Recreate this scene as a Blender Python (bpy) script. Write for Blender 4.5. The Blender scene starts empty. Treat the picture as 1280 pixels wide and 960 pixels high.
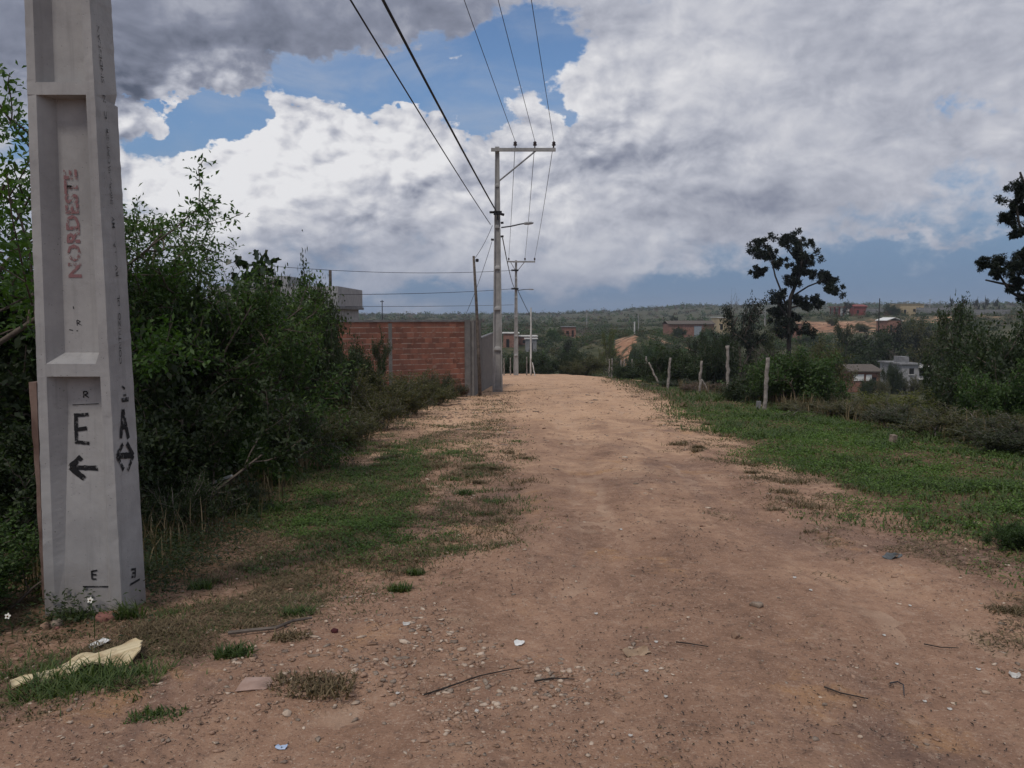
import bpy, math, random
import numpy as np
from mathutils import Vector, Matrix

# ------------------------------------------------------------------ camera
FPX = 985.0
TH = math.atan(85 / FPX)
CT, ST = math.cos(TH), math.sin(TH)
CAM = Vector((0, 0, 1.5))
scene = bpy.context.scene
col = scene.collection
cd = bpy.data.cameras.new("camera")
cd.sensor_width = 36.0
cd.lens = 36.0 * FPX / 1280
cd.clip_start = 0.05
cd.clip_end = 6000
cam = bpy.data.objects.new("camera", cd)
cam.location = CAM
cam.rotation_euler = (math.pi / 2 - TH, 0, 0)
col.objects.link(cam)
scene.camera = cam
scene.view_settings.view_transform = 'Standard'
scene.view_settings.look = 'None'
scene.view_settings.gamma = 1
scene.view_settings.exposure = 0.08
scene.cycles.use_denoising = True
scene.cycles.max_bounces = 6
scene.cycles.transparent_max_bounces = 8
scene.cycles.volume_bounces = 0

SUN_EL, SUN_AZ = math.radians(58), math.radians(215)   # azimuth clockwise from +Y: behind the camera, to the left


def ray(px, py):
    cx, cy = (px - 640) / FPX, (480 - py) / FPX
    return Vector((cx, CT + cy * ST, -ST + cy * CT))


def at(px, py, Y):
    r = ray(px, py)
    return CAM + r * (Y / r.y)


# ------------------------------------------------------------------ node helper
class S:
    """a socket with arithmetic"""
    nt = None

    def __init__(self, s): self.s = s

    @staticmethod
    def m(op, *a, clamp=False):
        n = S.nt.nodes.new('ShaderNodeMath'); n.operation = op; n.use_clamp = clamp
        for i, v in enumerate(a):
            if isinstance(v, S): S.nt.links.new(v.s, n.inputs[i])
            else: n.inputs[i].default_value = v
        return S(n.outputs[0])

    def __add__(a, b): return S.m('ADD', a, b)
    def __radd__(a, b): return S.m('ADD', b, a)
    def __sub__(a, b): return S.m('SUBTRACT', a, b)
    def __rsub__(a, b): return S.m('SUBTRACT', b, a)
    def __mul__(a, b): return S.m('MULTIPLY', a, b)
    def __rmul__(a, b): return S.m('MULTIPLY', b, a)
    def __truediv__(a, b): return S.m('DIVIDE', a, b)


def node(t, **kw):
    n = S.nt.nodes.new(t)
    for k, v in kw.items():
        if k.startswith('i_'):
            key = k[2:]
            inp = n.inputs[int(key)] if key.isdigit() else n.inputs[key.replace('_', ' ')]
            if isinstance(v, S): S.nt.links.new(v.s, inp)
            else: inp.default_value = v
        else: setattr(n, k, v)
    return n


def sstep(x, a, b):
    n = node('ShaderNodeMapRange', interpolation_type='SMOOTHSTEP')
    for i, v in zip((0, 1, 2), (x, a, b)):
        if isinstance(v, S): S.nt.links.new(v.s, n.inputs[i])
        else: n.inputs[i].default_value = v
    return S(n.outputs[0])


def noise(vec, scale, detail=5, rough=.55, dist=0, lac=2.0):
    n = node('ShaderNodeTexNoise')
    n.inputs['Scale'].default_value = scale; n.inputs['Detail'].default_value = detail
    n.inputs['Roughness'].default_value = rough; n.inputs['Distortion'].default_value = dist
    n.inputs['Lacunarity'].default_value = lac
    if vec is not None: S.nt.links.new(vec.s, n.inputs['Vector'])
    return S(n.outputs[0])


def mixc(f, a, b, mode='MIX'):
    n = node('ShaderNodeMix', data_type='RGBA', blend_type=mode)
    n.clamp_factor = True
    for i, v in ((0, f), (6, a), (7, b)):
        if isinstance(v, S): S.nt.links.new(v.s, n.inputs[i])
        elif i == 0: n.inputs[0].default_value = v
        else: n.inputs[i].default_value = (*v, 1)
    return S(n.outputs[2])


def ramp(f, *stops):
    n = node('ShaderNodeValToRGB')
    e = n.color_ramp.elements
    while len(e) < len(stops): e.new(.5)
    for k, (p, c) in enumerate(stops):
        e[k].position = p; e[k].color = (*c, 1)
    S.nt.links.new(f.s, n.inputs[0])
    return S(n.outputs[0])


# ------------------------------------------------------------------ world: Nishita sky behind broken cloud
def build_world():
    w = bpy.data.worlds.new("World"); scene.world = w; w.use_nodes = True
    nt = w.node_tree; S.nt = nt; nt.nodes.clear()
    out = node('ShaderNodeOutputWorld'); bg = node('ShaderNodeBackground')
    bg.inputs[1].default_value = 0.1
    nt.links.new(bg.outputs[0], out.inputs[0])
    sky = node('ShaderNodeTexSky', sky_type='NISHITA', sun_disc=False, sun_elevation=SUN_EL, sun_rotation=SUN_AZ,
               air_density=1.0, dust_density=0.6, ozone_density=2.0, altitude=100)
    tc = node('ShaderNodeTexCoord')
    d = S(tc.outputs['Generated'])
    sp = node('ShaderNodeSeparateXYZ'); nt.links.new(d.s, sp.inputs[0])
    X, Y, Z = (S(o) for o in sp.outputs)
    az = S.m('ARCTAN2', X, Y)
    el = S.m('ARCSINE', Z)
    mp = node('ShaderNodeMapping'); mp.inputs['Scale'].default_value = (1, 1, 1.5)
    nt.links.new(d.s, mp.inputs[0]); p = S(mp.outputs[0])
    # push the blob outlines about at two scales so that no cloud is an ellipse
    def warp(sc, det, seed):
        n = node('ShaderNodeTexNoise'); n.inputs['Scale'].default_value = sc; n.inputs['Detail'].default_value = det; n.inputs['Roughness'].default_value = .6
        mpw = node('ShaderNodeMapping'); mpw.inputs['Location'].default_value = seed
        nt.links.new(p.s, mpw.inputs[0]); nt.links.new(mpw.outputs[0], n.inputs['Vector'])
        q = node('ShaderNodeSeparateXYZ'); nt.links.new(n.outputs['Color'], q.inputs[0])
        return S(q.outputs[0]) - .5, S(q.outputs[1]) - .5
    wa, wb = warp(5.0, 6, (0, 0, 0)); wc, wd = warp(15, 6, (3, 1, 2))
    azw = az + wa * .20 + wc * .10
    elw = el + wb * .14 + wd * .07

    def blobs(lst, start):
        acc = start
        for (px, py, rx, ry, amp) in lst:
            r = ray(px, py).normalized()
            a0, e0 = math.atan2(r.x, r.y), math.asin(r.z)
            u = (azw - a0) * (FPX / rx); v = (elw - e0) * (FPX / ry)
            q = S.m('EXPONENT', (u * u + v * v) * -1.0)
            acc = acc + q * amp
        return acc

    def shifted(loc):
        m_ = node('ShaderNodeMapping'); m_.inputs['Location'].default_value = loc
        nt.links.new(p.s, m_.inputs[0]); return S(m_.outputs[0])
    p2 = shifted((-.020, 0, .030)); p3 = shifted((-.008, 0, .012))
    n1 = noise(p, 5.0, 8, .60, .25); n1b = noise(p2, 5.0, 4, .60, .25)
    n2 = noise(p, 15, 6, .62, .35); n2b = noise(p3, 15, 5, .62, .35)
    n3 = noise(p, 42, 4, .65, .3)
    # rounded cauliflower heads of the cumulus
    def puffs(v, sc):
        n = node('ShaderNodeTexVoronoi', feature='F1'); n.inputs['Scale'].default_value = sc; n.inputs['Detail'].default_value = 2; n.inputs['Roughness'].default_value = .5
        wv = node('ShaderNodeVectorMath', operation='MULTIPLY_ADD'); wv.inputs[1].default_value = (.03, .03, .03)
        nn = node('ShaderNodeTexNoise'); nn.inputs['Scale'].default_value = 22; nt.links.new(v.s, nn.inputs['Vector'])
        nt.links.new(nn.outputs['Color'], wv.inputs[0]); nt.links.new(v.s, wv.inputs[2]); nt.links.new(wv.outputs[0], n.inputs['Vector'])
        return 1.0 - S(n.outputs['Distance'])
    v1 = puffs(p, 17); v1b = puffs(p3, 17)
    low = 1 - sstep(el, .06, .24)
    cum = blobs([(360, 190, 290, 95, 1.0), (190, 200, 90, 70, .6), (700, 160, 150, 90, .45)], 0.0)      # where the sky is heaped cumulus
    cum = S.m('ADD', cum, 0.0, clamp=True)
    # where cloud is
    cov = blobs([
        (392, 96, 82, 38, -.62), (475, 120, 72, 26, -.50), (555, 96, 104, 40, -.56), (700, 62, 56, 44, -.80), (630, 78, 56, 34, -.34), (592, 150, 60, 40, -.52),
        (247, 160, 48, 32, -.72), (172, 166, 46, 20, -.36), (722, 142, 30, 20, -.60), (1215, 128, 46, 22, -.34), (905, 60, 20, 12, -.25),
        (1090, 350, 250, 46, -.42), (900, 345, 90, 30, -.22), (560, 386, 420, 14, -.35), (1010, 378, 420, 18, -.45), (1240, 290, 120, 24, -.15),
        (400, 240, 260, 80, .38), (200, 230, 110, 70, .40), (180, 30, 320, 85, .50), (150, 110, 200, 30, .25), (455, 30, 140, 34, .34), (520, 200, 160, 60, .25), (640, 200, 120, 60, .2), (830, 150, 170, 110, .34), (1000, 215, 220, 50, .30),
        (640, 330, 200, 34, .26), (830, 332, 75, 12, .26), (560, 90, 22, 9, .42), (1110, 300, 60, 8, .34), (960, 272, 90, 9, .26), (1200, 296, 60, 6, .25), (870, 322, 50, 7, .2), (1000, 60, 260, 80, .25),
    ], (n1 - .5) * 1.35 + (n2 - .5) * .85 + (n3 - .5) * .40 + (v1 - .62) * cum * .55 + .60)
    # crisp where heaped, torn and soft elsewhere
    lo = .36 - low * .16 + cum * .05
    hi = .62 + low * .18 - cum * .12
    t = (cov - lo) / (hi - lo)
    t = S.m('ADD', t, 0.0, clamp=True)
    alpha = t * t * (3 - 2 * t)
    # thin high veil inside the gaps
    mpv = node('ShaderNodeMapping'); mpv.inputs['Scale'].default_value = (4.0, 4.0, 11.0); mpv.inputs['Rotation'].default_value = (0, .25, 0); nt.links.new(d.s, mpv.inputs[0])
    veil = sstep(noise(S(mpv.outputs[0]), 1.3, 8, .62, .5), .42, .78) * .55
    # how bright it is
    bri = blobs([
        (150, 30, 330, 75, -.40), (60, 100, 160, 55, -.14), (560, 22, 150, 36, -.22), (740, 18, 120, 32, -.10),
        (330, 190, 150, 70, .24), (470, 190, 130, 60, .22), (150, 215, 130, 60, .30), (330, 120, 60, 22, .16), (640, 175, 80, 60, .12), (250, 230, 100, 60, .10),
        (400, 335, 240, 34, -.08), (900, 250, 150, 26, -.18), (850, 205, 110, 18, -.14), (960, 110, 90, 20, -.08), (900, 70, 80, 26, .08), (1010, 170, 90, 22, .08), (700, 90, 160, 80, .10), (860, 110, 150, 60, .10),
        (1050, 60, 240, 70, -.10), (1150, 150, 160, 40, -.05), (720, 290, 100, 22, .08), (820, 330, 90, 14, .14), (1080, 290, 220, 26, -.10), (560, 372, 500, 20, -.10),
    ], ((noise(p, 5.0, 4, .60, .25) - n1b) * 1.5 + (n2 - n2b) * 1.2 + (n1 - .5) * .30) * (cum * .62 + .36) + (v1 - v1b) * cum * .55 + (v1 - .62) * cum * .16 + (n1 - .5) * .36 + .66)
    # cloud edges thin out and take light through
    bri = bri + (1 - alpha) * .10
    ccol = ramp(bri, (0, (.085, .100, .142)), (.35, (.225, .245, .315)), (.62, (.44, .455, .52)), (.88, (.68, .68, .71)), (1, (.76, .76, .78)))
    sk = mixc(1.0, S(sky.outputs[0]), (.80, .92, 1.04), 'MULTIPLY')
    sk = mixc(veil, sk, (4.2, 4.5, 5.2))
    # moist air low over the land is blue-grey
    sk = mixc((1 - sstep(el, .03, .30)) * .92, sk, (1.20, 1.95, 3.30))
    cc = mixc(1.0, ccol, (10, 10, 10), 'MULTIPLY')
    cc = mixc((1 - sstep(el, 0.0, .13)) * .60, cc, (2.0, 2.45, 3.5))
    fin = mixc(alpha, sk, cc)
    nt.links.new(fin.s, bg.inputs[0])
    w.cycles.sampling_method = 'MANUAL'; w.cycles.sample_map_resolution = 512


build_world()
sl = bpy.data.lights.new("sun", 'SUN'); sl.energy = 1.45; sl.angle = math.radians(10); sl.color = (1, .93, .83)
so = bpy.data.objects.new("sun", sl); col.objects.link(so)
sd = Vector((math.sin(SUN_AZ) * math.cos(SUN_EL), math.cos(SUN_AZ) * math.cos(SUN_EL), math.sin(SUN_EL)))
so.rotation_euler = (-sd).to_track_quat('-Z', 'Y').to_euler()


# ------------------------------------------------------------------ numeric helpers
def _hash(i, j, s):
    h = (i.astype(np.int64) * 374761393 + j.astype(np.int64) * 668265263 + s * 2147483647) & 0x7fffffff
    h = ((h ^ (h >> 13)) * 1274126177) & 0x7fffffff
    return ((h ^ (h >> 16)) & 0xffff) / 65535.0


def vnoise(x, y, s=0):
    i, j = np.floor(x), np.floor(y)
    fx, fy = x - i, y - j
    fx = fx * fx * (3 - 2 * fx); fy = fy * fy * (3 - 2 * fy)
    a, b = _hash(i, j, s), _hash(i + 1, j, s)
    c, d = _hash(i, j + 1, s), _hash(i + 1, j + 1, s)
    return (a * (1 - fx) + b * fx) * (1 - fy) + (c * (1 - fx) + d * fx) * fy


def fbm(x, y, s=0, o=4):
    x, y = np.asarray(x, float), np.asarray(y, float)
    v, a, t = 0, .5, 0
    for k in range(o):
        v = v + a * vnoise(x * 2 ** k + 17.3 * k, y * 2 ** k - 9.1 * k, s + k); t += a; a *= .5
    return v / t


def ss(x, a, b):
    t = np.clip((x - a) / (b - a), 0, 1)
    return t * t * (3 - 2 * t)


# ------------------------------------------------------------------ terrain height
D_S = np.array([0, 60, 80, 110, 140, 150, 165, 180, 220, 300, 400, 550, 700, 1000, 1600, 2400], float)
AZ_S = np.array([-60, -5, 3, 7, 9, 13, 20, 33, 60], float)
Z_S = np.array([
    [0, -3.3, -4.4, -6, -8, -7, -6, -5, -4, -3, -3, -1.5, 0, 1.2, 2, 2],
    [0, -3.3, -4.4, -6, -8, -7, -6, -5, -4, -3, -3, -1.5, 0, 1.2, 2, 2],
    [0, -3.3, -4.5, -9, -9.5, -8.5, -6.5, -4.8, -4, -3.4, -3.2, -1.8, 0, 2, 3, 3],
    [0, -3.5, -5, -9.5, -9.5, -8, -5, -4, -4.2, -3.6, -3.2, -1.2, 2, 6, 7, 7],
    [0, -3.7, -5.5, -10, -9, -6.5, -2.9, -2.7, -3.6, -3.3, -3, -.5, 3, 9.5, 10, 10],
    [0, -4.2, -6, -9.5, -9.5, -9, -7, -5.5, -3.6, -3, -2.4, 1, 5, 13, 14, 14],
    [0, -5.2, -6.6, -8.2, -8.6, -8, -7, -6, -4, 1.2, 2.2, 4, 8, 14, 15, 15],
    [0, -5.0, -6.4, -7.6, -7.6, -7, -6, -5, -2.5, 1.4, 2.6, 4, 8, 13, 14, 14],
    [0, -5.0, -6.4, -7.6, -7.6, -7, -6, -5, -2.5, 1.4, 2.6, 4, 8, 13, 14, 14]], float)


def zroad(y):
    return -0.056 * np.log1p(np.exp(np.clip(y - 3, -30, 60)))


def hz(x, y):
    x, y = np.asarray(x, float), np.asarray(y, float)
    zn = np.where(y > 60, zroad(np.minimum(y, 60)) - 0.056 * 60 * (1 - np.exp(-np.maximum(y - 60, 0) / 60)), zroad(y))
    xr = np.maximum(0, x - (7.6 + .012 * y))
    zn = zn - 4.2 * (1 - np.exp(-(xr / 20) ** 1.25))
    D = np.hypot(x, y)
    az = np.degrees(np.arctan2(x, np.maximum(y, 1e-3)))
    az = np.clip(np.where(y <= 0, np.sign(x) * 60, az), -60, 60)
    j = np.clip(np.searchsorted(AZ_S, az) - 1, 0, len(AZ_S) - 2)
    t = (az - AZ_S[j]) / (AZ_S[j + 1] - AZ_S[j]); t = t * t * (3 - 2 * t)
    za = np.stack([np.interp(D, D_S, Z_S[k]) for k in range(len(AZ_S))])
    idx = np.arange(D.size).reshape(D.shape)
    zaf = za.reshape(len(AZ_S), -1)
    zf = zaf[j.ravel(), idx.ravel()] * (1 - t.ravel()) + zaf[(j + 1).ravel(), idx.ravel()] * t.ravel()
    zf = zf.reshape(D.shape)
    w = ss(D, 58, 92)
    z = zn * (1 - w) + zf * w
    z = z + (fbm(x / 1.3, y / 1.3, 3, 3) - .5) * .07 * ss(D, 0, 6) + (fbm(x / 5, y / 5, 9, 3) - .5) * .16 * ss(np.abs(x - 2), 1.5, 5)
    z = z + (fbm(x * 6, y * 6, 40, 3) - .5) * .03 * (1 - ss(D, 8, 16)) * ss(D, .5, 2)
    z = z + (fbm(x / 9, y / 9, 15, 3) - .5) * 1.3 * ss(D, 110, 150) * (1 - ss(D, 300, 420))
    z = z + (fbm(x / 45, y / 45, 5, 3) - .5) * 2.4 * ss(D, 90, 260) + (fbm(x / 150, y / 150, 6, 3) - .5) * 5 * ss(D, 350, 900)
    return z


def gz(x, y):
    return float(hz(np.array([x]), np.array([y]))[0])


def ground(px, py):
    r = ray(px, py); t = 1.0
    while t < 900:
        p = CAM + r * t
        if p.z < gz(p.x, p.y): break
        t *= 1.01
    lo, hi = t / 1.01, t
    for _ in range(14):
        m = (lo + hi) / 2; p = CAM + r * m
        if p.z < gz(p.x, p.y): hi = m
        else: lo = m
    p = CAM + r * hi
    return Vector((p.x, p.y, gz(p.x, p.y)))


def xl_(y): return np.interp(y, [-6, 0, 2.2, 3.4, 4.6, 6.5, 12, 20, 32, 44, 58, 70, 80], [-7, -6, -3.0, -1.5, -.5, -.15, .05, .15, .35, .6, .7, -.5, -6])
def xr_(y): return np.interp(y, [-6, 2, 4.2, 6, 8, 13, 20, 32, 44, 60, 72, 80], [3.8, 3.3, 2.95, 2.75, 2.75, 3.1, 3.8, 5.1, 5.9, 6.3, 6.4, 6.2])


# ------------------------------------------------------------------ object helpers
def mesh_obj(name, V, F, mat, parent=None, smooth=False, attr=None, matidx=None):
    """V (n,3); F is a list of faces or an (m,k) array"""
    me = bpy.data.meshes.new(name)
    V = np.asarray(V, dtype=np.float32)
    if isinstance(F, np.ndarray):
        m, k = F.shape
        me.vertices.add(len(V)); me.vertices.foreach_set('co', V.ravel())
        me.loops.add(m * k); me.loops.foreach_set('vertex_index', F.astype(np.int32).ravel())
        me.polygons.add(m)
        me.polygons.foreach_set('loop_start', np.arange(0, m * k, k, dtype=np.int32))
        me.polygons.foreach_set('loop_total', np.full(m, k, dtype=np.int32))
        me.update(calc_edges=True)
    else:
        me.from_pydata([tuple(v) for v in V.tolist()], [], F); me.update()
    if attr is not None:
        for an, data in attr.items():
            a = me.color_attributes.new(an, 'FLOAT_COLOR', 'POINT')
            a.data.foreach_set('color', np.asarray(data, np.float32).ravel())
    if isinstance(mat, (list, tuple)):
        for mm in mat: me.materials.append(mm)
        if matidx is not None: me.polygons.foreach_set('material_index', np.asarray(matidx, np.int32))
    elif mat: me.materials.append(mat)
    if smooth: me.polygons.foreach_set('use_smooth', np.ones(len(me.polygons), bool))
    o = bpy.data.objects.new(name, me); col.objects.link(o)
    if parent: o.parent = parent
    return o


def tag(o, label, cat, group=None):
    o['label'] = label; o['category'] = cat
    if group: o['group'] = group
    return o


def thing(name, label, cat, loc=(0, 0, 0), rz=0, group=None):
    o = bpy.data.objects.new(name, None); col.objects.link(o)
    o.location = loc; o.rotation_euler = (0, 0, rz); o.empty_display_size = .2
    return tag(o, label, cat, group)


def kind(o, k):
    o['kind'] = k; return o


def copy_tree(o):
    c = o.copy(); col.objects.link(c)
    for ch in list(o.children):
        d = ch.copy(); col.objects.link(d); d.parent = c; d.matrix_parent_inverse = Matrix()
        for g in list(ch.children):
            e = g.copy(); col.objects.link(e); e.parent = d; e.matrix_parent_inverse = Matrix()
    return c


class MB:
    def __init__(s): s.v = []; s.f = []

    def box(s, c, size, M=None):
        cx, cy, cz = c; sx, sy, sz = (k / 2 for k in size)
        n = len(s.v)
        for dx, dy, dz in ((-1, -1, -1), (1, -1, -1), (1, 1, -1), (-1, 1, -1), (-1, -1, 1), (1, -1, 1), (1, 1, 1), (-1, 1, 1)):
            p = Vector((cx + dx * sx, cy + dy * sy, cz + dz * sz))
            s.v.append(M @ p if M else p)
        s.f += [[n + k for k in q] for q in ((0, 3, 2, 1), (4, 5, 6, 7), (0, 1, 5, 4), (1, 2, 6, 5), (2, 3, 7, 6), (3, 0, 4, 7))]
        return s

    def tube(s, pts, radii, k=8, cap=True):
        pts = [Vector(p) for p in pts]
        if not hasattr(radii, '__len__'): radii = [radii] * len(pts)
        n0 = len(s.v); up = None
        for i, p in enumerate(pts):
            d = (pts[min(i + 1, len(pts) - 1)] - pts[max(i - 1, 0)]).normalized()
            a = d.orthogonal().normalized() if up is None else (up - d * up.dot(d)).normalized()
            up = a; b = d.cross(a)
            for j in range(k):
                t = 2 * math.pi * j / k
                s.v.append(p + (a * math.cos(t) + b * math.sin(t)) * radii[i])
        for i in range(len(pts) - 1):
            for j in range(k):
                a = n0 + i * k + j; b = n0 + i * k + (j + 1) % k
                s.f.append([a, b, b + k, a + k])
        if cap:
            s.f.append([n0 + j for j in range(k)][::-1]); e = n0 + (len(pts) - 1) * k
            s.f.append([e + j for j in range(k)])
        return s

    def lathe(s, prof, origin=(0, 0, 0), k=14):
        o = Vector(origin); n0 = len(s.v)
        for r, z in prof:
            for j in range(k):
                t = 2 * math.pi * j / k; s.v.append(o + Vector((r * math.cos(t), r * math.sin(t), z)))
        for i in range(len(prof) - 1):
            for j in range(k):
                a = n0 + i * k + j; b = n0 + i * k + (j + 1) % k
                s.f.append([a, b, b + k, a + k])
        s.f.append([n0 + j for j in range(k)][::-1]); e = n0 + (len(prof) - 1) * k
        s.f.append([e + j for j in range(k)])
        return s

    def build(s, name, mat, parent=None, smooth=False):
        return mesh_obj(name, [tuple(v) for v in s.v], s.f, mat, parent, smooth)


# ------------------------------------------------------------------ materials
def new_mat(name):
    m = bpy.data.materials.new(name); m.use_nodes = True
    S.nt = m.node_tree; S.nt.nodes.clear()
    out = node('ShaderNodeOutputMaterial')
    b = node('ShaderNodeBsdfPrincipled')
    S.nt.links.new(b.outputs[0], out.inputs[0])
    return m, b, out


def setc(b, c, rough=.9, bump=None, bstr=.3, bdist=.01, spec=.2):
    if isinstance(c, S): S.nt.links.new(c.s, b.inputs['Base Color'])
    else: b.inputs['Base Color'].default_value = (*c, 1)
    if isinstance(rough, S): S.nt.links.new(rough.s, b.inputs['Roughness'])
    else: b.inputs['Roughness'].default_value = rough
    b.inputs['Specular IOR Level'].default_value = spec
    if bump is not None:
        n = node('ShaderNodeBump'); n.inputs['Strength'].default_value = bstr; n.inputs['Distance'].default_value = bdist
        S.nt.links.new(bump.s, n.inputs['Height']); S.nt.links.new(n.outputs[0], b.inputs['Normal'])


def objco(): return S(node('ShaderNodeTexCoord').outputs['Object'])
def geopos(): return S(node('ShaderNodeNewGeometry').outputs['Position'])
def sepx(v):
    n = node('ShaderNodeSeparateXYZ'); S.nt.links.new(v.s, n.inputs[0]); return [S(o) for o in n.outputs]


def leaf_mat(name, c1, c2, c3, trans=.35, rough=.55):
    m, b, out = new_mat(name)
    g = node('ShaderNodeNewGeometry')
    r = S(g.outputs['Random Per Island'])
    oi = node('ShaderNodeObjectInfo')
    n = noise(objco(), 1.3, 2)
    c = ramp(r * .75 + n * .25, (.12, c1), (.5, c2), (.86, c3))
    c = mixc((S(oi.outputs['Random']) - .5) * .5 + .25, c, c1)
    setc(b, c, rough, spec=.35)
    tr = node('ShaderNodeBsdfTranslucent')
    ct = mixc(1.0, c, (1.3, 1.5, .7), 'MULTIPLY'); S.nt.links.new(ct.s, tr.inputs[0])
    mx = node('ShaderNodeMixShader'); mx.inputs[0].default_value = trans
    S.nt.links.new(b.outputs[0], mx.inputs[1]); S.nt.links.new(tr.outputs[0], mx.inputs[2])
    S.nt.links.new(mx.outputs[0], out.inputs[0])
    return m


def flat_mat(name, c1, c2, scale=8, rough=.85, bstr=.3, bdist=.01, detail=6, spec=.2):
    m, b, out = new_mat(name)
    p = objco(); n = noise(p, scale, detail, .6)
    setc(b, mixc(sstep(n, .3, .7), c1, c2), rough, noise(p, scale * 4, 5), bstr, bdist, spec)
    return m


M = {}
M['leaf_bright'] = leaf_mat('bright_leaf', (.035, .075, .016), (.06, .125, .024), (.10, .17, .035))
M['leaf_green'] = leaf_mat('green_leaf', (.030, .058, .018), (.052, .096, .026), (.092, .145, .040))
M['leaf_dark'] = leaf_mat('dark_leaf', (.021, .034, .015), (.034, .053, .021), (.060, .082, .032))
M['leaf_olive'] = leaf_mat('olive_leaf', (.048, .052, .022), (.085, .086, .034), (.15, .138, .058))
M['leaf_grey'] = leaf_mat('greyish_leaf', (.04, .05, .026), (.058, .068, .036), (.09, .10, .055))
M['leaf_black'] = leaf_mat('very_dark_leaf', (.010, .016, .010), (.015, .024, .014), (.024, .034, .018), .15)
M['leaf_broad'] = leaf_mat('broad_leaf', (.018, .032, .018), (.026, .045, .024), (.042, .065, .034), .15, .4)
M['leaf_dry'] = leaf_mat('dry_reddish_leaf', (.06, .036, .022), (.10, .058, .035), (.15, .09, .055), .25)
M['leaf_yellow'] = leaf_mat('yellowish_leaf', (.07, .085, .02), (.12, .13, .03), (.17, .17, .045))
M['grass'] = leaf_mat('grass_blade', (.036, .064, .016), (.064, .104, .024), (.115, .145, .042), .3)
M['weed'] = leaf_mat('creeping_weed_leaf', (.050, .095, .020), (.088, .160, .030), (.15, .235, .052), .3)
M['drygrass'] = leaf_mat('dry_grass_blade', (.070, .054, .028), (.15, .110, .062), (.27, .205, .12), .2, .8)
M['bark'] = flat_mat('bark', (.07, .055, .045), (.14, .115, .095), 14, .95, .6, .01)
M['bark_dark'] = flat_mat('dark_bark', (.025, .022, .02), (.05, .043, .038), 14, .95, .6, .01)
M['twig'] = flat_mat('grey_twig', (.11, .095, .085), (.2, .175, .155), 20, .95)
M['wood'] = flat_mat('weathered_wood', (.16, .14, .125), (.33, .30, .27), 9, .95, .6, .01)
M['wood_dark'] = flat_mat('dark_weathered_wood', (.07, .058, .05), (.16, .135, .115), 9, .95, .6, .01)
M['steel'] = flat_mat('galvanised_steel', (.20, .20, .21), (.32, .32, .33), 10, .55, .1)
M['black'] = flat_mat('black_rubber', (.012, .012, .014), (.025, .025, .028), 10, .6, .1)
M['wire'] = flat_mat('dark_wire', (.03, .03, .035), (.05, .05, .055), 10, .6, 0)
M['porcelain'] = flat_mat('brown_porcelain', (.04, .03, .03), (.07, .05, .05), 10, .35, .05)
M['white'] = flat_mat('white_plastic', (.62, .62, .60), (.78, .78, .76), 10, .7, .1)
M['litter_white'] = flat_mat('dusty_white_litter', (.40, .38, .35), (.58, .56, .53), 30, .8, .1)
M['whitewash'] = flat_mat('dirty_whitewash', (.40, .39, .37), (.62, .61, .58), 2, .9, .2)
M['cement'] = flat_mat('cement_block', (.16, .16, .165), (.25, .25, .25), 2, .95, .3)
M['rust_red'] = flat_mat('red_paint', (.17, .045, .04), (.25, .07, .06), 2, .8, .1)
M['tan'] = flat_mat('tan_plaster', (.36, .28, .17), (.46, .37, .24), 1, .9, .1)
M['tile_roof'] = flat_mat('faded_roof_tile', (.28, .16, .11), (.40, .26, .19), 2, .9, .2)
M['dark_void'] = flat_mat('dark_interior', (.012, .012, .012), (.02, .02, .02), 2, .9, 0)
M['door_metal'] = flat_mat('grey_blue_metal', (.20, .23, .26), (.28, .31, .34), 3, .6, .1)
M['stone_grey'] = flat_mat('grey_stone', (.17, .128, .10), (.33, .265, .21), 18, .95, .5, .01)
M['stone_dull'] = flat_mat('dull_stone', (.25, .155, .11), (.40, .265, .19), 20, .95, .5, .01)
M['stone_pale'] = flat_mat('pale_stone', (.38, .29, .22), (.58, .47, .37), 20, .95, .4, .01)
M['stone_red'] = flat_mat('red_brick_chunk', (.19, .085, .070), (.30, .145, .120), 16, .95, .6, .01)
M['stone_brown'] = flat_mat('brown_stone', (.20, .125, .085), (.34, .23, .165), 18, .95, .5, .01)
M['maroon'] = flat_mat('maroon_lump', (.05, .012, .014), (.09, .025, .025), 18, .8, .4)
M['blue'] = flat_mat('pale_blue_plastic', (.35, .45, .62), (.5, .58, .72), 20, .5, .1)
M['slab'] = flat_mat('dark_slate', (.065, .072, .075), (.13, .14, .145), 14, .8, .3)
M['petal'] = flat_mat('white_petal', (.7, .68, .6), (.8, .78, .7), 20, .8, 0)
M['pollen'] = flat_mat('flower_eye', (.10, .05, .01), (.2, .1, .02), 20, .8, 0)
M['kraft'] = flat_mat('brown_paper', (.26, .18, .12), (.40, .29, .2), 14, .9, .3)
M['pinkslab'] = flat_mat('pinkish_clay', (.30, .20, .16), (.42, .30, .25), 10, .95, .3)


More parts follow.
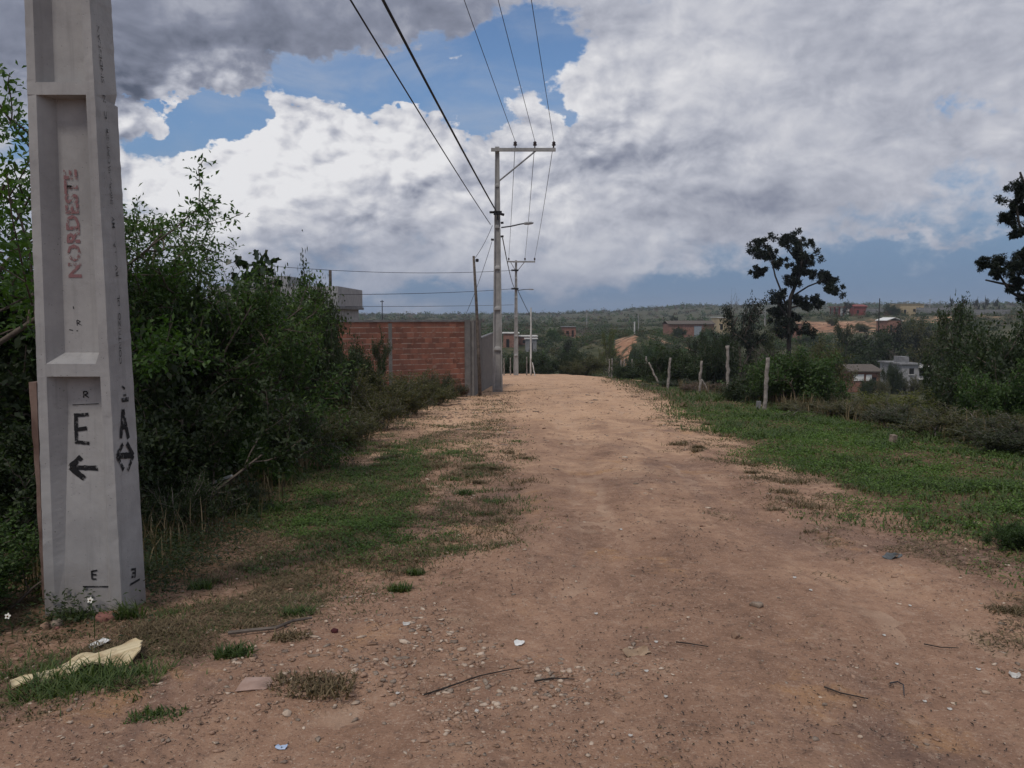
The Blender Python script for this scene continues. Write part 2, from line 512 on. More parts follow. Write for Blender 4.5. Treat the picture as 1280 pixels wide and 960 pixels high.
def brick_mat(name, base=(.30, .085, .045), alt=(.42, .15, .08), w=.30, h=.20, holes=.07, mortar=(.36, .31, .27)):
    m, b, out = new_mat(name)
    p = objco(); x, y, z = sepx(p)
    row = S.m('FLOOR', z / h)
    cx = x / w + S.m('MODULO', S.m('ABSOLUTE', row), 2.0) * .5
    colm = S.m('FLOOR', cx)
    fx = cx - colm; fz = z / h - row
    wob = (noise(p, 6, 3) - .5) * .12
    ex = S.m('MINIMUM', fx, 1 - fx) * w + wob * .05; ez = S.m('MINIMUM', fz, 1 - fz) * h + wob * .08
    jn = noise(p, 1.3, 3)
    joint_v = sstep(ex, .004, .010); joint_h = sstep(ez, .006, .019)
    cmb = node('ShaderNodeCombineXYZ'); S.nt.links.new(row.s, cmb.inputs[0]); S.nt.links.new(colm.s, cmb.inputs[1])
    wn = node('ShaderNodeTexWhiteNoise', noise_dimensions='3D'); S.nt.links.new(cmb.outputs[0], wn.inputs['Vector'])
    rnd = S(wn.outputs['Value'])
    c = mixc(rnd, base, alt)
    c = mixc(sstep(noise(p, 1.6, 7, .7), .45, .62) * .60, c, (.15, .075, .058)); c = mixc(sstep(noise(p, 2.7, 7, .7), .57, .66) * .75, c, (.27, .20, .165)); c = mixc(sstep(noise(p, 14, 5, .7), .55, .68) * .5, c, (.12, .06, .05))
    c = mixc(sstep(rnd, 1 - holes, 1 - holes + .005) * sstep(noise(p, 9, 2), .3, .5) * .6, c, (.07, .035, .028))
    hm = sstep(jn, .36, .62)
    c = mixc((1 - joint_h) * sstep(noise(p, 3.5, 4, .7), .40, .56), c, mortar)
    c = mixc((1 - joint_h) * .25, c, (.10, .055, .045))
    c = mixc((1 - joint_v) * (hm * .35 + .1), c, (.16, .08, .06))
    setc(b, c, .92, (joint_h * joint_v) + noise(p, 40, 3) * .2, .5, .012)
    return m


M['brick'] = brick_mat('hollow_brick', (.155, .068, .050), (.29, .122, .082), .27, .19, .10, (.38, .30, .25))
M['brick_far'] = brick_mat('far_brick', (.22, .105, .075), (.31, .155, .112))


def concrete_mat(name, dark, light, streak=True):
    m, b, out = new_mat(name)
    p = objco()
    n = noise(p, 3.0, 8, .62)
    c = mixc(sstep(n, .32, .68), dark, light)
    mp = node('ShaderNodeMapping'); mp.inputs['Scale'].default_value = (26, 26, 1.1); S.nt.links.new(p.s, mp.inputs[0])
    st = noise(S(mp.outputs[0]), 1, 4)
    c = mixc(sstep(st, .52, .75) * .30, c, tuple(k * .62 for k in dark))
    sp = noise(p, 60, 2)
    c = mixc(sstep(sp, .70, .76) * .5, c, tuple(k * .5 for k in dark))
    x, y, z = sepx(p)
    c = mixc((1 - sstep(z + noise(p, 5, 4) * .35, .12, .52)) * .42, c, (.15, .105, .075))
    vo = node('ShaderNodeTexVoronoi'); vo.inputs['Scale'].default_value = 38; S.nt.links.new(p.s, vo.inputs['Vector'])
    pit = sstep(S(vo.outputs['Distance']), .05, .16)
    c = mixc((1 - sstep(S(vo.outputs['Distance']), .06, .12)) * sstep(noise(p, 4, 3), .48, .58) * .75, c, tuple(k * .35 for k in dark))
    c = mixc(sstep(noise(p, 7, 6, .7), .58, .68) * .28, c, tuple(k * .7 for k in dark))
    setc(b, c, .93, pit * .6 + noise(p, 25, 6) * .8, .35, .006)
    return m


M['concrete'] = concrete_mat('pole_concrete', (.265, .258, .258), (.36, .352, .348))
M['concrete_far'] = concrete_mat('far_pole_concrete', (.26, .255, .25), (.35, .342, .335))
M['plaster'] = concrete_mat('grey_render', (.125, .12, .115), (.19, .18, .17))
M['house_wall'] = concrete_mat('pale_render', (.26, .255, .26), (.34, .335, .335))
M['coping'] = concrete_mat('coping_cement', (.13, .13, .135), (.2, .2, .2))


def earth_colour(p):
    """bare dirt: darker and pinkish near, lighter and more orange farther along the track"""
    x, y, z = sepx(p)
    mp = node('ShaderNodeMapping'); mp.inputs['Scale'].default_value = (1.0, .33, 1); S.nt.links.new(p.s, mp.inputs[0]); ps = S(mp.outputs[0])
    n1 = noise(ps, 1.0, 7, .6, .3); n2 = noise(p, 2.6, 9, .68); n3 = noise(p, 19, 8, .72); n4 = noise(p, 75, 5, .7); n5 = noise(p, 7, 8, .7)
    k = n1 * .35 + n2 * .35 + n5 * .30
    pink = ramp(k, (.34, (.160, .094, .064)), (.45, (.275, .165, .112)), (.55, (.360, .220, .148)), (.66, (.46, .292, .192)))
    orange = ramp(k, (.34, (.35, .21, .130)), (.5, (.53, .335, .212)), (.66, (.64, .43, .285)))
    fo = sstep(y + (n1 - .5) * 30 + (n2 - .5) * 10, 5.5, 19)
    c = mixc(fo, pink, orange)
    c = mixc(sstep(noise(ps, .8, 7, .66, .4), .50, .64) * .68 * (1 - fo * .6), c, (.170, .108, .086))
    c = mixc(sstep(noise(p, 1.7, 8, .7), .58, .70) * .45, c, (.46, .33, .23))
    c = mixc(sstep(noise(p, 1.1, 7, .7, .5), .56, .68) * .55, c, (.45, .255, .125))
    c = mixc(sstep(n3, .54, .64) * .55, c, (.15, .098, .075))
    c = mixc(sstep(n3, .46, .36) * .35, c, (.50, .37, .28))
    c = mixc(sstep(n4, .57, .66) * .60, c, (.54, .43, .34))
    c = mixc(sstep(n4, .43, .35) * .60, c, (.115, .075, .058))
    h = n2 * .25 + n5 * .25 + n3 * .35 + n4 * .30
    return c, h, n2, n3


def ground_mat():
    m, b, out = new_mat('earth_and_scrub')
    a = node('ShaderNodeVertexColor', layer_name='mask')
    R, G, B = sepx(S(a.outputs[0]))
    p = geopos()
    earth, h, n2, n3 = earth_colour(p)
    nm = noise(p, 4.5, 8, .7)
    soil = ramp(nm * .6 + n3 * .4, (.36, (.060, .040, .025)), (.5, (.130, .083, .050)), (.62, (.235, .150, .095)))
    nf = noise(p, .05, 9, .7); nf2 = noise(p, .4, 6, .65)
    veg = ramp(nf * .45 + nf2 * .55, (.36, (.030, .036, .018)), (.48, (.058, .062, .032)), (.58, (.095, .088, .050)), (.70, (.17, .13, .085)))
    redearth = ramp(nf2 * .6 + nf * .4, (.36, (.17, .085, .052)), (.5, (.31, .165, .10)), (.64, (.43, .28, .18)))
    c = mixc(sstep(G + (nm - .5) * 1.3 + (n3 - .5) * .5, .30, .75), earth, soil)
    c = mixc(R, c, veg)
    c = mixc(sstep(B + (nf2 - .5) * 1.5 + (nf - .5) * .8, .42, .62), c, redearth)
    setc(b, c, .97, h, .75, .035, spec=.1)
    return m


def road_mat():
    m, b, out = new_mat('dirt_road_surface')
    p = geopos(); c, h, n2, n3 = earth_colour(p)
    a = node('ShaderNodeVertexColor', layer_name='track'); tk, _, _ = sepx(S(a.outputs[0]))
    pale = mixc(sstep(noise(p, 3, 6, .7), .35, .65), (.40, .265, .185), (.52, .365, .26))
    c = mixc(sstep(tk + (n2 - .5) * 1.2 + (n3 - .5) * .4, .45, .95) * .62, c, pale)
    setc(b, c, .97, h, .85, .035, spec=.1)
    return m


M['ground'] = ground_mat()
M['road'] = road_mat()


# ------------------------------------------------------------------ ground sheet
def veg_masks(x, y):
    """R far vegetation, G grassy soil, B bare red earth"""
    D = np.hypot(x, y); az = np.degrees(np.arctan2(x, np.maximum(y, 1e-3)))
    R = np.maximum(ss(D, 70, 100), ss(x - 7.4 - .012 * y, 0, 1.5))
    R = np.maximum(R, ss(-x, 3.0, 4.5) * ss(y, 2, 5))
    G = ss(x - xr_(y), .1, 1.2) * (1 - ss(x - 7.5, 0, 1))
    G = np.maximum(G, left_grass(x, y) * .9)
    G = np.maximum(G, ss(xl_(y) - x, .1, .9) * (1 - ss(y, 13, 22)) * (.25 + .45 * fbm(x / .5, y / .5, 33, 4)))
    n = fbm(x / 30, y / 30, 21, 3)

    def patch(a0, a1, d0, d1, fa=1.0, fd=12):
        return ss(az, a0 - fa, a0 + fa) * (1 - ss(az, a1 - fa, a1 + fa)) * ss(D, d0 - fd, d0 + fd) * (1 - ss(D, d1 - fd, d1 + fd))
    B = patch(7.3, 9.2, 140, 180, .5, 8) * .66
    B = np.maximum(B, patch(9, 16, 170, 180, .6, 4) * .55)
    B = np.maximum(B, patch(19.3, 26.5, 215, 290, 1.2, 10) * (.25 + .6 * n))
    B = np.maximum(B, patch(26, 34, 250, 300, 1.2, 10) * (.1 + .6 * n))
    B = np.maximum(B, patch(1.0, 6, 200, 225, 1, 6) * .45)
    return R, G, B


def left_grass(x, y):
    """green creeping-grass patch between the road and the left scrub"""
    n = fbm(x / .7 + 3, y / .9, 31, 4)
    m = ss(y, 4.6, 6.6) * (1 - ss(y, 10.0, 13.5)) * ss(-x, .25, .9) * (1 - ss(-x, 2.9, 3.6))
    return m * ss(n, .40, .60) * (.35 + .65 * ss(fbm(x / .22, y / .22, 36, 3), .40, .60))


def build_ground():
    rad = [0.0, .4]
    while rad[-1] < 2300: rad.append(rad[-1] * (1.028 if rad[-1] < 90 else 1.022 if rad[-1] < 330 else 1.04) + .012)
    rad = np.array(rad)
    front = np.radians(np.linspace(-50, 50, 300)); back = np.radians(np.linspace(50, 310, 80))[1:-1]
    az = np.concatenate([front, back])
    A, Rr = np.meshgrid(az, rad)
    x, y = (np.sin(A) * Rr), (np.cos(A) * Rr)
    z = hz(x, y)
    n, k = x.shape
    V = np.stack([x, y, z], -1).reshape(-1, 3)
    i, j = np.meshgrid(np.arange(n - 1), np.arange(k), indexing='ij')
    j2 = (j + 1) % k
    F = np.stack([i * k + j, (i + 1) * k + j, (i + 1) * k + j2, i * k + j2], -1).reshape(-1, 4)
    R, G, B = veg_masks(x, y)
    mask = np.stack([R, G, B, np.ones_like(R)], -1).reshape(-1, 4)
    kind(mesh_obj('ground', V, F[:, ::-1], M['ground'], smooth=True, attr={'mask': mask}), 'structure')


def track_(t, y):
    w = (fbm(y / 3.0, y * 0 + 2.5, 57, 3) - .5) * .10
    return np.exp(-((t - .30 - w) / .085) ** 2) + np.exp(-((t - .74 - w) / .085) ** 2)


def road_z(x, y):
    xl, xr = xl_(y), xr_(y)
    t = (x - xl) / (xr - xl)
    edge = np.minimum(t, 1 - t) * (xr - xl) + (fbm(x * 1.6, y * 1.2, 50, 4) - .5) * 1.0
    rise = .035 * ss(edge, -.15, .4) - .03 * (1 - ss(edge, -.35, .12))
    ruts = -.05 * track_(t, y)
    micro = (fbm(x * 5, y * 4, 51, 4) - .5) * .035 + (fbm(x * 1.1, y * .8, 52, 3) - .5) * .05
    z = hz(x, y) + rise + (ruts + micro) * ss(edge, 0, .5)
    return z


def build_road():
    ys = [-5.0]
    while ys[-1] < 79: ys.append(ys[-1] + (.055 if ys[-1] < 7 else .055 + (ys[-1] - 7) * .008))
    ys = np.array(ys); t = np.linspace(-.12, 1.12, 130)
    T, Y = np.meshgrid(t, ys)
    X = xl_(Y) + (xr_(Y) - xl_(Y)) * T
    Z = road_z(X, Y)
    n, k = X.shape
    V = np.stack([X, Y, Z], -1).reshape(-1, 3)
    i, j = np.meshgrid(np.arange(n - 1), np.arange(k - 1), indexing='ij')
    F = np.stack([i * k + j, i * k + j + 1, (i + 1) * k + j + 1, (i + 1) * k + j], -1).reshape(-1, 4)
    kind(mesh_obj('dirt_road', V, F, M['road'], smooth=True, attr={'track': np.repeat((track_(T, Y) * (1 - .5 * ss(Y, 30, 60))).reshape(-1, 1), 4, 1)}), 'structure')


build_ground()
build_road()


def surf(x, y):
    x, y = np.asarray(x, float), np.asarray(y, float)
    return np.maximum(hz(x, y), road_z(x, y) * ((x > xl_(y) - .3) & (x < xr_(y) + .3) & (y < 79)) + -99 * ~((x > xl_(y) - .3) & (x < xr_(y) + .3) & (y < 79)))


def sz(x, y): return float(surf(np.array([x]), np.array([y]))[0])


# ------------------------------------------------------------------ foliage
def leaf_geo(P, A, N, L, W, fold=.18):
    """rhombic leaves: base points P, unit axes A, rough normals N, lengths L, widths W"""
    Sd = np.cross(A, N); Sd /= np.linalg.norm(Sd, axis=1, keepdims=True) + 1e-9
    N2 = np.cross(Sd, A)
    L = L[:, None]; W = W[:, None]
    v0 = P; v2 = P + A * L - N2 * L * .12
    v1 = P + A * L * .48 + Sd * W * .5 + N2 * W * fold
    v3 = P + A * L * .48 - Sd * W * .5 + N2 * W * fold
    V = np.stack([v0, v1, v2, v3], 1).reshape(-1, 3)
    n = len(P); b = np.arange(n)[:, None] * 4
    return V, b + np.array([[0, 1, 2, 3]])


def runit(rng, n):
    v = rng.normal(size=(n, 3)); return v / np.linalg.norm(v, axis=1, keepdims=True)


def segs_geo(segs, k=5):
    """tapered tubes for (p0,p1,r0,r1)"""
    V, F = [], []
    base = 0
    for p0, p1, r0, r1 in segs:
        p0, p1 = np.asarray(p0, float), np.asarray(p1, float)
        d = p1 - p0; d /= np.linalg.norm(d) + 1e-9
        a = np.cross(d, [0, 0, 1] if abs(d[2]) < .9 else [1, 0, 0]); a /= np.linalg.norm(a); b = np.cross(d, a)
        t = np.arange(k) * 2 * math.pi / k
        ring = np.cos(t)[:, None] * a + np.sin(t)[:, None] * b
        V.append(p0 + ring * r0); V.append(p1 + ring * r1)
        j = np.arange(k); j2 = (j + 1) % k
        F.append(np.stack([base + j, base + j2, base + k + j2, base + k + j], -1)); base += 2 * k
    return np.concatenate(V), np.concatenate(F)


def grow(rng, p, d, L, r, lvl, segs, twigs, nch=(3, 3, 4), spread=.75, up=.12, shrink=.66, bend=.22):
    n = 4
    q = np.array(p, float); d = np.array(d, float)
    pts = [q.copy()]
    for i in range(n):
        d = d + rng.normal(size=3) * bend + np.array([0, 0, up]); d /= np.linalg.norm(d)
        q2 = q + d * L / n
        ra, rb = r * (1 - .45 * i / n), r * (1 - .45 * (i + 1) / n)
        segs.append((q.copy(), q2.copy(), ra, rb))
        if lvl <= 1: twigs.append((q.copy(), q2.copy(), d.copy()))
        q = q2; pts.append(q.copy())
    if lvl == 0: return
    for c in range(nch[min(lvl, len(nch)) - 1]):
        f = rng.uniform(.35, 1.0); k = min(int(f * n), n - 1)
        b = pts[k] + (pts[k + 1] - pts[k]) * (f * n - k)
        s = runit(rng, 1)[0]; s -= d * s.dot(d); s /= np.linalg.norm(s) + 1e-9
        nd = d * (1 - spread * .5) + s * spread; nd /= np.linalg.norm(nd)
        grow(rng, b, nd, L * shrink * rng.uniform(.75, 1.2), r * .5, lvl - 1, segs, twigs, nch, spread, up, shrink, bend)


def leaves_on(rng, twigs, per, L, W, off, droop=.1):
    p0 = np.array([t[0] for t in twigs]); p1 = np.array([t[1] for t in twigs]); dd = np.array([t[2] for t in twigs])
    idx = np.repeat(np.arange(len(twigs)), per)
    n = len(idx); f = rng.uniform(0, 1, (n, 1))
    P = p0[idx] + (p1[idx] - p0[idx]) * f + rng.normal(size=(n, 3)) * off
    A = dd[idx] * .55 + runit(rng, n); A[:, 2] -= droop; A /= np.linalg.norm(A, axis=1, keepdims=True)
    N = runit(rng, n) * .8 + np.array([0, 0, .9]); 
    return leaf_geo(P, A, N, L * rng.uniform(.65, 1.25, n), W * rng.uniform(.65, 1.25, n))


def norm_shape(V, V2, h=1.0):
    pass


def plant_proto(name, seed, kindp, leafm, barkm):
    """one normalised plant about 1 unit tall and 1 unit wide, standing at the origin: Empty > stems, foliage"""
    rng = np.random.default_rng(seed)
    segs, twigs = [], []
    if kindp == 'shrub':
        for k in range(9):
            a = rng.uniform(0, 6.28); t = rng.uniform(.15, .75)
            d = np.array([math.cos(a) * t, math.sin(a) * t, 1]); d /= np.linalg.norm(d)
            grow(rng, (math.cos(a) * .06, math.sin(a) * .06, -.03), d, rng.uniform(.36, .58), .012, 2, segs, twigs, (4, 4), .8, .04, .62)
        V, F = leaves_on(rng, twigs, 22, .034, .017, .030)
    elif kindp == 'scrub':
        for k in range(22):
            a = rng.uniform(0, 6.28); rr = rng.uniform(0, .38); t = rng.uniform(0, .55)
            d = np.array([math.cos(a) * t, math.sin(a) * t, 1]); d /= np.linalg.norm(d)
            grow(rng, (math.cos(a) * rr, math.sin(a) * rr, -.03), d, rng.uniform(.35, .75), .008, 1, segs, twigs, (7,), .7, .10, .45)
        V, F = leaves_on(rng, twigs, 17, .040, .013, .024)
    elif kindp == 'tree':
        grow(rng, (0, 0, -.03), (rng.normal() * .12, rng.normal() * .12, 1), .42, .032, 3, segs, twigs, (4, 4, 5), .85, .07, .68)
        V, F = leaves_on(rng, twigs, 13, .028, .015, .022)
    elif kindp == 'dense':
        for k in range(14):
            a = rng.uniform(0, 6.28); t = rng.uniform(.0, 1.0)
            d = np.array([math.cos(a) * t, math.sin(a) * t, .8]); d /= np.linalg.norm(d)
            grow(rng, (math.cos(a) * .05, math.sin(a) * .05, -.03), d, rng.uniform(.38, .56), .012, 2, segs, twigs, (4, 5), .95, .02, .55)
        V, F = leaves_on(rng, twigs, 16, .032, .018, .034)
    elif kindp == 'bare':
        for k in range(8):
            a = rng.uniform(0, 6.28); t = rng.uniform(.1, .7)
            d = np.array([math.cos(a) * t, math.sin(a) * t, 1]); d /= np.linalg.norm(d)
            grow(rng, (0, 0, -.03), d, rng.uniform(.45, .65), .010, 2, segs, twigs, (4, 4), .8, .06, .6)
        V, F = leaves_on(rng, twigs, 1, .02, .008, .006)
    top = np.percentile(V[:, 2], 99.7); ex = np.percentile(np.hypot(V[:, 0], V[:, 1]), 96)
    sc = np.array([.5 / ex, .5 / ex, 1 / top])
    V = V * sc
    VS, FS = segs_geo([(a * sc, b * sc, r0, r1) for a, b, r0, r1 in segs], 4)
    root = thing(name, 'x', 'plant')
    mesh_obj('stems', VS, FS, barkm, root)
    mesh_obj('foliage', V, F, leafm, root)
    return root


PROTO = {}
for key, args in {
    'shrub1': ('shrub', 11, 'shrub', 'leaf_green', 'bark'), 'shrub2': ('shrub', 12, 'shrub', 'leaf_green', 'bark'),
    'scrub1': ('scrub_bush', 13, 'scrub', 'leaf_olive', 'twig'), 'scrub2': ('scrub_bush', 14, 'scrub', 'leaf_olive', 'twig'),
    'tree1': ('small_tree', 15, 'tree', 'leaf_dark', 'bark'), 'tree2': ('small_tree', 16, 'tree', 'leaf_dark', 'bark'),
    'dense1': ('bush', 17, 'dense', 'leaf_dark', 'bark'), 'dense2': ('bush', 18, 'dense', 'leaf_dark', 'bark'),
    'bare1': ('bare_shrub', 19, 'bare', 'leaf_dry', 'twig')}.items():
    PROTO[key] = [plant_proto(args[0], args[1], args[2], M[args[3]], M[args[4]]), False]

_pr = random.Random(4)


def put_plant(proto, px, pytop, Y, wpx, mat, label, cat, group, pyb=None):
    """wpx: width in photo pixels at that distance; the top reaches pytop; stands on the ground"""
    slot = PROTO[proto]
    if slot[1]: o = copy_tree(slot[0])
    else: o = slot[0]; slot[1] = True
    p = at(px, pytop, Y)
    z0 = gz(p.x, Y)
    h = max(.25, p.z - z0); w = wpx / FPX * Y
    o.location = (p.x, Y, z0 - .02); o.rotation_euler = (0, 0, _pr.uniform(0, 6.28))
    o.scale = (w, w, h)
    tag(o, label, cat, group)
    if mat:
        for ch in o.children:
            if ch.name.startswith('foliage'):
                ch.material_slots[0].link = 'OBJECT'; ch.material_slots[0].material = M[mat]
    return o



